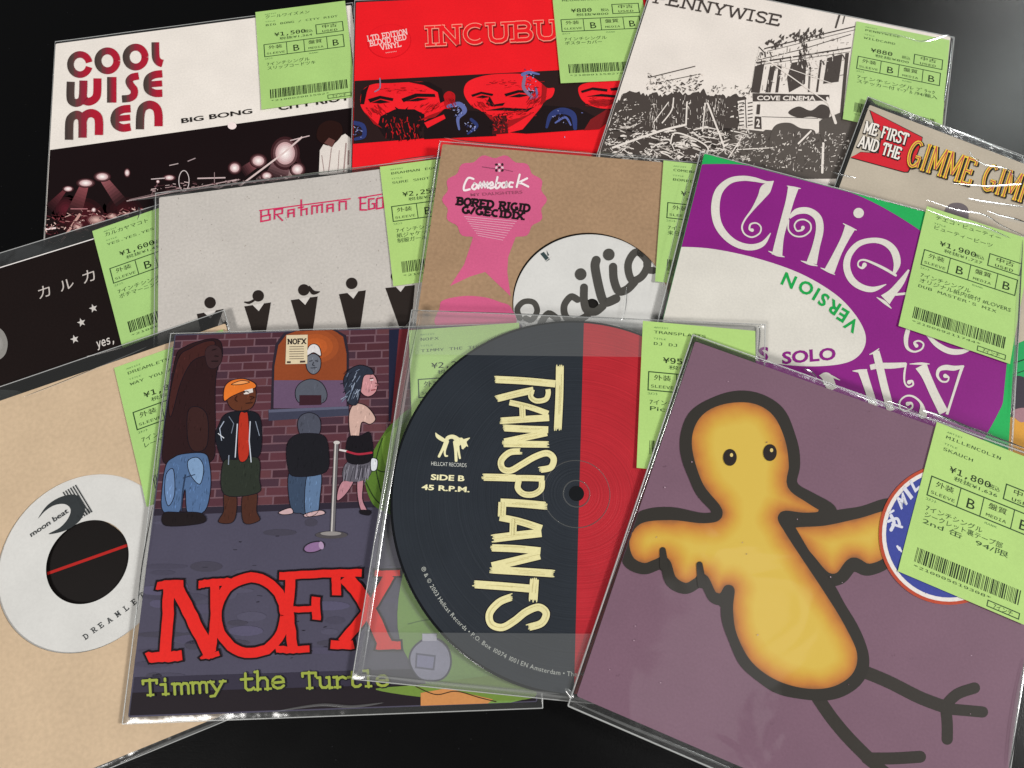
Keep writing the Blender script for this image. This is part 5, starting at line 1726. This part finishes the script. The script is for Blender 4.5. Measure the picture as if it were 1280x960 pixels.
    a.poly(ell(*p5([(302, 508)])[0], 4, 2.2), '#c9c4c0', 9)
    a.stroke(p5([(312, 538), (345, 544)]), 2.4, '#d8d0d0', 8); a.curve(p5([(345, 545), (390, 556), (446, 550)]), 2.6, '#a52b3e', 9)
    # crushed can and a flask
    cn = p5([(208, 940)])[0]
    a.poly(ell(cn[0], cn[1], 14, 7, 20, -14), '#2a2430', 5); a.poly(ell(cn[0], cn[1], 12.4, 5.6, 20, -14), '#8a6a92', 6)
    a.poly(ell(cn[0] + 9, cn[1] - 2, 3.2, 5, 16, -14), '#a98fae', 7)
    a.blob([(512, 830), (514, 812), (530, 798), (548, 798), (562, 812), (564, 834), (552, 850), (526, 850)], '#3d3c4c', 6)
    a.blob([(514, 830), (516, 813), (531, 800), (547, 800), (560, 813), (562, 833), (551, 848), (527, 848)], '#8e8da2', 7)
    a.poly([(528, 792), (546, 792), (546, 801), (528, 801)], '#b6b5c4', 8)
    a.poly([(520, 816), (545, 819), (543, 838), (519, 835)], '#5c5b70', 8); a.poly([(522, 818.5), (543, 821), (541, 835.5), (521, 833)], '#8382a0', 9)
    a.build('street_drawing', c)

    t = Art(s, base=.00034)
    g = Z(170, 690, .28125); k = .28125
    red, bk = '#df2620', '#150b10'
    ST = [([(150, 150), (142, 300), (130, 460)], 50), ([(92, 150), (140, 144), (212, 140)], 34), ([(50, 468), (130, 466), (206, 460)], 44), ([(178, 150), (250, 290), (330, 452)], 58), ([(278, 146), (330, 138), (420, 132)], 32), ([(352, 150), (352, 300), (336, 440)], 40), ([(292, 464), (330, 462), (372, 450)], 22),
          (arc(512, 282, 152, 168, 0, 360, 40), 44), ([(640, 108), (800, 98), (1002, 92)], 34), ([(690, 110), (680, 260), (700, 430)], 44), ([(620, 432), (700, 434), (774, 430)], 30), ([(690, 256), (800, 252)], 26), ([(800, 200), (804, 300)], 38), ([(890, 100), (894, 190)], 40),
          ([(930, 110), (1010, 210), (1110, 410)], 62), ([(1130, 100), (1040, 250), (920, 400)], 46), ([(1060, 96), (1172, 92)], 26), ([(866, 412), (968, 412)], 38), ([(1068, 416), (1176, 414)], 36)]
    rnd = random.Random(3)

    def rough(p, n):
        q = smooth(p, 6) if len(p) < 12 else p
        return [(x + rnd.uniform(-n, n), y + rnd.uniform(-n, n)) for x, y in q]
    paths = [(rough(p, 2.2), w) for p, w in ST]
    for p, w in paths:
        e1, e2 = p[0], p[1]
        d = math.hypot(e1[0] - e2[0], e1[1] - e2[1]) or 1
        q = [(e1[0] + (e1[0] - e2[0]) / d * 9, e1[1] + (e1[1] - e2[1]) / d * 9)] + p
        e1, e2 = p[-1], p[-2]
        d = math.hypot(e1[0] - e2[0], e1[1] - e2[1]) or 1
        q = q + [(e1[0] + (e1[0] - e2[0]) / d * 9, e1[1] + (e1[1] - e2[1]) / d * 9)]
        if len(p) > 38:
            q = p
        t.stroke(g(q), (w + 17) * k, bk, 0)
    for p, w in paths:
        t.stroke(g(p), w * k, red, 2)
    ol = '#98a545'
    for st, q in (('Timmy', [(30, 640), (398, 618), (26, 568)]), ('the', [(466, 618), (668, 606), (464, 534)]), ('Turtle', [(738, 608), (1130, 596), (734, 534)])):
        qq = g(q)
        sktext(t, st, *qq, 3.6, '#1a1a22', 3, serif=.17, st_h=3, grow=1.2, shift=(.9, .9), cap='round')
        sktext(t, st, *qq, 3.3, ol, 4, serif=.17, st_h=2.8, cap='round')
    t.build('title_lettering', c)
    price_sticker(s, r, (517, 596), (511, 407), 'NOFX', 'TIMMY THE TURTLE', '¥2,250', '税抜¥2,045', ['7インチシングル', 'カラー盤'], seed=19)
    plastic(s, r, folds=[([(193.5, 630), (187, 670), (180, 712), (173, 765)], .0007), ([(216, 430), (208, 480), (199, 560), (193, 625)], .0003), ([(345, 889), (400, 881), (440, 883), (480, 878)], .0004), ([(676, 836), (677, 860), (678, 880)], .0004)])


# ================================================================== 11  picture disc in a clear bag
def build_trans():
    s = S['trans']
    r = thing(s, 'clear_record_bag', 'clear plastic bag holding the navy and red picture disc', 'record bag', GRP)
    price_sticker(s, r, (795, 585.5), (803, 402), 'TRANSPLANTS', 'DJ DJ', '¥950', '税抜¥864', ['7インチシングル', 'Picture盤'], seed=20, z=.0014)
    strips = [[(524, 389), (955, 406.5), (951, 449), (519, 444)], [(461, 790), (760, 792), (757, 878), (452, 843)]]
    plastic(s, r, haze=True, strips=strips, folds=[([(526, 391), (512, 460), (497, 550), (480, 650), (466, 750), (453, 842)], .0006), ([(519, 392), (500, 480), (486, 580), (468, 680)], .00035), ([(453, 843), (540, 853), (620, 860), (700, 867)], .0005),
                                                   ([(530, 390), (600, 392), (700, 396), (800, 400)], .0004), ([(948, 408), (946, 425), (944, 450)], .0009), ([(800, 445), (818, 444), (832, 438)], .0004)])
    # the disc itself
    v = thing(s, 'picture_disc', 'round navy and red picture disc with cream brush lettering', 'record disc')
    cc = s.P((720.5, 617.0))
    navy, red = groove_ink('disc_navy', '#2b3037', cc), groove_ink('disc_red', '#b32832', cc)
    blk = ink('#17191c', coat=False, rough=.25)
    R = .0874
    rh = .0036
    vv, ff, fm = [], [], []
    n = 144
    mats = [navy, red, blk]
    e0, e1 = s.P((729.5, 414)), s.P((717.5, 862))
    dx = (e1 - e0).normalized()

    def side(p):                                  # right of the printed colour border -> red
        q = p - e0
        return dx.x * q.y - dx.y * q.x > 0
    zt = .0003
    # rim bead and body
    prof = [(R - .0012, zt), (R - .0004, zt + .00012), (R, zt - .0003), (R - .0004, zt - .0014), (rh, zt - .0014), (rh, zt)]
    offs = []
    for (rr, z) in prof:
        offs.append(len(vv))
        for i in range(n):
            an = 2 * math.pi * i / n
            vv.append((cc.x + rr * math.cos(an), cc.y + rr * math.sin(an), z))
    for j in range(len(prof) - 1):
        for i in range(n):
            k = (i + 1) % n
            ff.append([offs[j] + i, offs[j + 1] + i, offs[j + 1] + k, offs[j] + k]); fm.append(2)
    # top face cut along the colour border
    rad = R - .0012

    def chord(keep):
        out = []
        m = 360
        P_ = [Vector((cc.x + rad * math.cos(2 * math.pi * i / m), cc.y + rad * math.sin(2 * math.pi * i / m))) for i in range(m)]
        for i in range(m):
            a_, b_ = P_[i], P_[(i + 1) % m]
            sa, sb = side(a_) == keep, side(b_) == keep
            if sa:
                out.append(a_)
            if sa != sb:
                lo, hi = a_, b_
                for _ in range(24):
                    md = (lo + hi) / 2
                    if (side(md) == keep) == sa:
                        lo = md
                    else:
                        hi = md
                out.append(lo)
        return out
    for keep, mi in ((False, 0), (True, 1)):
        pl = chord(keep)
        o = len(vv)
        vv += [(p.x, p.y, zt + (.000005 if mi else 0)) for p in pl]
        tr = tessellate_polygon([[Vector((p.x, p.y, 0)) for p in pl]])
        for t3 in tr:
            A, B, C_ = (pl[i] for i in t3)
            t3 = tuple(t3)
            if (B - A).x * (C_ - A).y - (B - A).y * (C_ - A).x < 0:
                t3 = t3[::-1]
            ff.append([o + i for i in t3]); fm.append(mi)
    link_mesh('disc', vv, ff, mats, fm, v)
    a = Art(s, base=zt + .00005)
    cr = '#e4dca6'

    def brush(g, k, pts, w, jag=True, ends=(True, True)):
        q = smooth(pts, 6) if len(pts) > 2 else pts
        a.stroke(g(q), (w + 14) * k, '#1c1a24', 0)
        a.stroke(g(q), w * k, cr, 2)
        if jag:
            rnd = random.Random(int(pts[0][0] * 7 + pts[0][1]))
            for end, on in ((0, ends[0]), (-1, ends[1])):
                if not on:
                    continue
                p, o = q[end], q[1 if end == 0 else -2]
                d = math.hypot(p[0] - o[0], p[1] - o[1]) or 1
                ux, uy = (p[0] - o[0]) / d, (p[1] - o[1]) / d
                for i in range(5):
                    off = (i - 2) * w / 5
                    l = rnd.uniform(4, 22)
                    b0 = (p[0] - uy * off - ux * 3, p[1] + ux * off - uy * 3)
                    a.stroke(g([b0, (b0[0] + ux * l, b0[1] + uy * l)]), [w / 5.2 * k, w / 9 * k], cr, 3)
        # dry-brush streaks
        rnd = random.Random(int(pts[0][1] * 3 + pts[0][0]))
        for i in range(3):
            off = rnd.uniform(-.3, .3) * w
            Lq, _ = strip(q, [max(2 * abs(off), .01)] * len(q))
            _, Rq = strip(q, [max(2 * abs(off), .01)] * len(q))
            ln = Lq if off > 0 else Rq
            j0 = rnd.randrange(0, max(1, len(ln) // 2)); j1 = min(len(ln), j0 + max(2, len(ln) // 2))
            if j1 - j0 >= 2:
                a.stroke(g(ln[j0:j1]), 2.4 * k, rnd.choice(('#cfc48c', '#d8cd94')), 4)
    g1, k1 = Z(590, 440, .1874), .1874
    g2, k2 = Z(590, 610, .198), .198
    brush(g1, k1, [(586, 100), (582, 300), (572, 510)], 52)
    brush(g1, k1, [(160, 185), (350, 195), (556, 214)], 48, ends=(True, False))
    brush(g1, k1, [(172, 312), (300, 280), (410, 256)], 46, ends=(True, False))
    brush(g1, k1, [(402, 252), (392, 300), (430, 328), (490, 318), (508, 280), (506, 250)], 34, False)
    brush(g1, k1, [(250, 338), (380, 368), (508, 412)], 38, False); brush(g1, k1, [(200, 460), (350, 450), (514, 440)], 44, ends=(True, False)); brush(g1, k1, [(335, 360), (338, 440)], 40, False)
    brush(g1, k1, [(220, 508), (370, 516), (508, 520)], 46, ends=(True, False)); brush(g1, k1, [(500, 540), (360, 570), (216, 600)], 44, False); brush(g1, k1, [(215, 614), (360, 616), (500, 618)], 44)
    brush(g1, k1, [(318, 664), (250, 672), (196, 724), (204, 778), (256, 792), (330, 752), (420, 700), (500, 676), (544, 712), (526, 770), (460, 786)], 42, ends=(True, True))
    brush(g1, k1, [(80, 836), (180, 838), (290, 842)], 48, ends=(True, False)); brush(g1, k1, [(290, 842), (380, 842), (482, 846)], 40, False); brush(g1, k1, [(312, 860), (306, 910), (345, 948), (410, 950), (460, 915), (466, 858)], 40, False)
    brush(g2, k2, [(180, 92), (300, 98), (458, 112)], 50, ends=(False, True)); brush(g2, k2, [(192, 90), (188, 178)], 50, ends=(False, True))
    brush(g2, k2, [(175, 186), (300, 212), (440, 256)], 44, False); brush(g2, k2, [(140, 318), (290, 300), (438, 284)], 52, ends=(True, False)); brush(g2, k2, [(262, 196), (258, 296)], 44, False)
    brush(g2, k2, [(128, 378), (280, 384), (432, 398)], 46, ends=(True, False)); brush(g2, k2, [(428, 424), (270, 462), (126, 496)], 54, False); brush(g2, k2, [(130, 516), (330, 528), (508, 540)], 48)
    brush(g2, k2, [(20, 608), (190, 620), (380, 636)], 50, ends=(True, False)); brush(g2, k2, [(394, 578), (390, 640), (386, 704)], 56)
    brush(g2, k2, [(244, 690), (170, 722), (112, 790), (122, 858), (190, 880), (268, 838), (340, 782), (420, 752), (468, 790), (440, 852), (362, 878)], 46)
    a.build('brush_lettering', v)
    b = Art(s, base=zt + .00005)
    h = Z(515, 530, .1042); kh = .1042
    for pts, w in (([(285, 110), (310, 150), (370, 190), (400, 200)], [10, 44, 46, 30]), ([(400, 230), (430, 170), (490, 155), (545, 190), (560, 240)], [40, 46, 50, 60, 50]), ([(415, 200), (370, 300), (325, 390)], [46, 34, 30]), ([(430, 210), (395, 320), (400, 380), (425, 385)], [30, 26, 22, 18]), ([(515, 220), (525, 320), (530, 440)], [44, 36, 34]), ([(545, 230), (560, 330), (575, 410)], [40, 28, 24]),
                   ([(590, 190), (620, 240), (610, 290)], [50, 80, 30]), ([(640, 200), (690, 170)], [44, 10]), ([(580, 190), (560, 165)], [30, 8]), ([(650, 250), (670, 270)], [30, 8])):
        b.curve(h(pts), [x * kh for x in w], '#e9e3b4', 0, n=6)
    b.build('cat_logo', v)
    b = Art(s, base=zt + .00005)
    b.text('HELLCAT RECORDS', *h([(232, 498), (655, 520), (232, 452)]), '#c9ccc6', 1)
    b.text('SiDE B', *h([(225, 672), (628, 690), (230, 602)]), '#eee8ba', 1, bold=.03)
    b.text('45 R.P.M.', *h([(115, 790), (690, 822), (120, 724)]), '#eee8ba', 1, bold=.03)
    b.build('side_text', v)
    b = Art(s, base=zt + .00005)
    msg = '℗ & © 2003 Hellcat Records • P.O. Box 10074 1001 EN Amsterdam • The Netherlands'
    p0 = s.P((525, 710))
    ang = math.atan2(p0.y - cc.y, p0.x - cc.x)
    rr = .0792
    for ch in msg:
        tv_, tt = text_tris(ch, None, 0.0, 2)
        adv = (max([p[0] for p in tv_]) if tv_ else .25) + .07
        scl = .0027
        if tv_:
            o = len(b.v)
            for p in tv_:
                an = ang + p[0] * scl / rr
                q = rr - p[1] * scl
                b.v.append((cc.x + q * math.cos(an), cc.y + q * math.sin(an), zt + .00012)); b.uv.append((0, 0))
            mi = b.mi('#b9bcb6')
            for t3 in tt:
                b.f.append([o + i for i in t3]); b.fm.append(mi)
        ang += adv * scl / rr
    b.build('rim_text', v)
    # pressed rings round the spindle hole
    vv, ff, fm = [], [], []
    for rad_, tr_ in ((.0157, .00022), (.0062, .0003)):
        pts = [Vector((cc.x + rad_ * math.cos(2 * math.pi * i / 80), cc.y + rad_ * math.sin(2 * math.pi * i / 80), zt)) for i in range(81)]
        tube(vv, ff, fm, pts, tr_, 0, squash=.6, seg=6, taper=False)
    link_mesh('pressed_ring', vv, ff, [FOLD], fm, v)
    vv = [(cc.x, cc.y, zt + .00002)] + [(cc.x + .0036 * math.cos(2 * math.pi * i / 40), cc.y + .0036 * math.sin(2 * math.pi * i / 40), zt + .00002) for i in range(40)]
    link_mesh('spindle_hole', vv, [[0, 1 + i, 1 + (i + 1) % 40] for i in range(40)], [ink('#121417', coat=False)], [0] * 40, v)  # flat dark disc on the uncut face paints the hole's shade


# ================================================================== 12  plum sleeve with a plain yellow bird
def shrink(pts, d):
    out = []
    n = len(pts)
    ar = sum(pts[i][0] * pts[(i + 1) % n][1] - pts[(i + 1) % n][0] * pts[i][1] for i in range(n))
    sg = 1 if ar > 0 else -1
    for i in range(n):
        a, b = pts[i - 1], pts[(i + 1) % n]
        dx, dy = b[0] - a[0], b[1] - a[1]
        l = math.hypot(dx, dy) or 1
        out.append((pts[i][0] - dy / l * d * sg, pts[i][1] + dx / l * d * sg))
    return out


BW = 7.2        # half width of the bird's black brush contour, in photograph pixels


def bird_ink():
    """golden print that turns brown-orange towards its border and a black brush contour; UV x = distance from the border"""
    if 'bird_ink' in MATS:
        return MATS['bird_ink']
    m, nt, N, L, b = node_mat('bird_ink')
    uv = N.new('ShaderNodeUVMap')
    sx = N.new('ShaderNodeSeparateXYZ'); L.new(uv.outputs[0], sx.inputs[0])
    tc = N.new('ShaderNodeTexCoord')
    no = N.new('ShaderNodeTexNoise'); no.inputs['Scale'].default_value = 110; no.inputs['Detail'].default_value = 5
    L.new(tc.outputs['Object'], no.inputs['Vector'])
    ad = N.new('ShaderNodeMath'); ad.operation = 'MULTIPLY_ADD'; ad.inputs[1].default_value = .34
    sh = N.new('ShaderNodeMath'); sh.operation = 'SUBTRACT'; sh.inputs[1].default_value = BW / 34.0
    L.new(sx.outputs[0], sh.inputs[0])
    L.new(no.outputs['Fac'], ad.inputs[0]); L.new(sh.outputs[0], ad.inputs[2])
    cr = N.new('ShaderNodeValToRGB')
    st = [(.12, '#8f5c3a'), (.3, '#bd7a3a'), (.5, '#c99140'), (.75, '#cfa745'), (1.0, '#d3b450')]
    e = cr.color_ramp.elements
    e[0].position, e[1].position = st[0][0], st[-1][0]
    for p, _ in st[1:-1]:
        e.new(p)
    for el, (p, hx) in zip(cr.color_ramp.elements, st):
        el.color = [v * KCOL for v in lin(hx)] + [1]
    L.new(ad.outputs[0], cr.inputs[0])
    gt = N.new('ShaderNodeMath'); gt.operation = 'GREATER_THAN'; gt.inputs[1].default_value = BW / 34.0
    L.new(sx.outputs[0], gt.inputs[0])
    mx = N.new('ShaderNodeMix'); mx.data_type = 'RGBA'
    mx.inputs['A'].default_value = [v * KCOL for v in lin('#33302c')] + [1]
    L.new(gt.outputs[0], mx.inputs['Factor']); L.new(cr.outputs[0], mx.inputs['B'])
    L.new(mx.outputs['Result'], b.inputs['Base Color'])
    b.inputs['Roughness'].default_value = .55
    b.inputs['Specular IOR Level'].default_value = .12
    film_coat(nt, N, L, b, tc)
    MATS['bird_ink'] = m
    return m


def gradient_fill(a, q, lay, step=3.2):
    xs, ys = [p[0] for p in q], [p[1] for p in q]

    def ins(x, y):
        r_ = False
        for k in range(len(q)):
            x1, y1 = q[k - 1]; x2, y2 = q[k]
            if (y1 > y) != (y2 > y) and x < (x2 - x1) * (y - y1) / (y2 - y1) + x1:
                r_ = not r_
        return r_

    def sd(x, y):
        d = 1e9
        for k in range(len(q)):
            x1, y1 = q[k - 1]; x2, y2 = q[k]
            dx, dy = x2 - x1, y2 - y1
            l2 = dx * dx + dy * dy or 1e-9
            t_ = max(0, min(1, ((x - x1) * dx + (y - y1) * dy) / l2))
            d = min(d, math.hypot(x - x1 - t_ * dx, y - y1 - t_ * dy))
        return d if ins(x, y) else -d
    mg = BW + 8
    nx = int((max(xs) - min(xs) + 2 * mg) / step) + 1
    ny = int((max(ys) - min(ys) + 2 * mg) / step) + 1
    gx = [min(xs) - mg + i * step for i in range(nx + 1)]
    gy = [min(ys) - mg + i * step for i in range(ny + 1)]
    wob = lambda x, y: 1.3 * math.sin(x * .061 + 1.7 * math.sin(y * .043)) + 1.0 * math.sin(y * .083 + x * .029)
    D = {(i, j): sd(gx[i], gy[j]) for i in range(nx + 1) for j in range(ny + 1)}
    pts, uvs, faces, idx = [], [], [], {}

    def vert(key, x, y, d):
        if key not in idx:
            idx[key] = len(pts)
            pts.append((x, y)); uvs.append((d / 34.0, 0))
        return idx[key]
    for i in range(nx):
        for j in range(ny):
            cs = ((i, j), (i + 1, j), (i + 1, j + 1), (i, j + 1))
            e = [D[c] + BW + wob(gx[c[0]], gy[c[1]]) for c in cs]
            if max(e) <= 0:
                continue
            f = []
            for k in range(4):
                c0, c1, e0, e1 = cs[k], cs[(k + 1) % 4], e[k], e[(k + 1) % 4]
                if e0 > 0:
                    f.append(vert(c0, gx[c0[0]], gy[c0[1]], D[c0]))
                if (e0 > 0) != (e1 > 0):
                    t_ = e0 / (e0 - e1)
                    f.append(vert((min(c0, c1), max(c0, c1)), gx[c0[0]] + (gx[c1[0]] - gx[c0[0]]) * t_, gy[c0[1]] + (gy[c1[1]] - gy[c0[1]]) * t_, D[c0] + (D[c1] - D[c0]) * t_))
            if len(f) >= 3:
                faces.append(f)
    a.add(pts, faces, bird_ink(), a.lift(lay), uvs)


def build_mill():
    s = S['mill']
    r = thing(s, 'record_sleeve', 'plum purple record sleeve with a large black-outlined yellow bird', 'record', GRP)
    c = card(s, r, '#795c6c', '#4c3a44', blotch=.04)
    a = Art(s)
    bk = '#37332f'
    wing = [(985, 655), (1030, 650), (1072, 641), (1114, 632), (1124, 665), (1112, 700), (1086, 712), (1066, 704), (1050, 722), (1032, 722), (1012, 700), (996, 680)]
    body = [(896, 640), (880, 647), (838, 643), (798, 648), (780, 672), (785, 700), (804, 711), (821, 706), (831, 704), (839, 726), (857, 736), (872, 729), (879, 725), (890, 746), (904, 748), (911, 738), (909, 762), (914, 795), (934, 832), (968, 857), (1010, 868), (1046, 864), (1072, 845), (1078, 815), (1060, 775),
            (1034, 733), (1008, 694), (986, 660), (980, 646), (1004, 648), (1030, 646), (1036, 638), (1012, 622), (991, 606), (993, 582), (988, 548), (972, 515), (945, 498), (910, 497), (880, 508), (862, 530), (858, 562), (872, 608)]
    rnd = random.Random(9)
    for pts, lay in ((wing, 0), (body, 3)):
        q = smooth(pts, 5, True)
        gradient_fill(a, q, lay)
    for (x, y) in ((912, 572), (962, 566)):
        a.poly(ell(x, y, 8.5, 10.5), '#2a2422', 8)
        a.poly(ell(x + 2, y - 3, 2, 2.4), '#d9c27a', 9)
    for pts in ([(828, 688), (830, 708)], [(874, 706), (877, 730)]):
        a.curve(pts, [8, 11], '#33302c', 8)
    for i in range(40):                       # specks of wear on the print
        x, y = rnd.uniform(760, 1270), rnd.uniform(470, 950)
        a.poly(ell(x, y, rnd.uniform(.4, 1.1), rnd.uniform(.4, .9), 7), rnd.choice(('#b79dab', '#a58a98', '#6b505f')), 10)
    for pts, w in (([(1076, 838), (1110, 852), (1150, 872), (1182, 884)], 16), ([(1180, 884), (1196, 868), (1218, 860)], 14), ([(1182, 886), (1206, 888), (1228, 890)], 14), ([(1182, 884), (1184, 905), (1184, 924)], 14),
                   ([(1022, 872), (1040, 898), (1062, 924), (1090, 952)], 16), ([(1084, 948), (1116, 948), (1150, 946)], 15), ([(1086, 950), (1110, 968), (1130, 985)], 14)):
        a.curve(pts, w, bk, 0)
    a.build('bird_print', c, 'plain yellow bird with spread wings')
    b = Art(s)
    cx, cy = 1186, 668
    b.base = .00030
    b.poly(ell(cx, cy, 88, 88, 60), '#b5472e', 0); b.poly(ell(cx, cy, 84, 84, 60), '#e2dcd8', 1); b.poly(ell(cx, cy, 79, 79, 60), '#3a4596', 2)
    wt = '#d5d6e2'
    M_ = Z(1120, 520, .125)
    b.text('M', *M_([(46, 940), (112, 880), (0, 820)]), wt, 3, bold=.04)
    b.text('I', *M_([(142, 840), (168, 812), (60, 730)]), wt, 3, bold=.04)
    b.text('L', *M_([(185, 770), (240, 720), (130, 660)]), wt, 3, bold=.04)
    I = Z(830, 620, .354)
    for pts, w in (([(800, 70), (810, 95), (800, 120)], 12), ([(790, 90), (820, 80), (830, 100)], 10), ([(805, 100), (838, 110)], 9), ([(796, 60), (808, 52)], 8), ([(822, 178), (830, 190)], 8), ([(830, 182), (836, 196)], 6)):
        b.curve(I(pts), w * .354, wt, 3)
    b.build('round_badge', c, 'round blue badge with white rim and red ring')
    price_sticker(s, r, (1121, 714), (1170, 528), 'MILLENCOLIN', 'SKAUCH', '¥1,800', '税抜¥1,636', ['7インチシングル', 'シークレット裏テープ部', '2nd 缶   94/限'], seed=22)
    F = [([(1150, 514), (1170, 521), (1186, 528), (1222, 542), (1282, 562)], .0012), ([(1156, 521), (1190, 534), (1224, 546), (1282, 566)], .0005), ([(1166, 520), (1200, 532), (1240, 544)], .0004), ([(1108, 502), (1130, 510), (1152, 520)], .0004),
         ([(1281, 822), (1274, 862), (1266, 910), (1259, 960)], .0010), ([(1278, 840), (1268, 905), (1262, 950)], .0004), 
         ([(866, 430), (820, 565), (760, 735), (716, 858)], .0003), ([(706, 860), (713, 868), (716, 874)], .0008), ([(718, 878), (780, 905), (860, 938), (930, 968)], .0004), ([(1070, 495), (1090, 503), (1112, 512)], .0003)]
    plastic(s, r, folds=F, weld=.00040)


build_cool(); build_incu(); build_penny(); build_karu(); build_brah(); build_gimme()
build_come(); build_chief(); build_dream(); build_nofx(); build_trans(); build_mill()
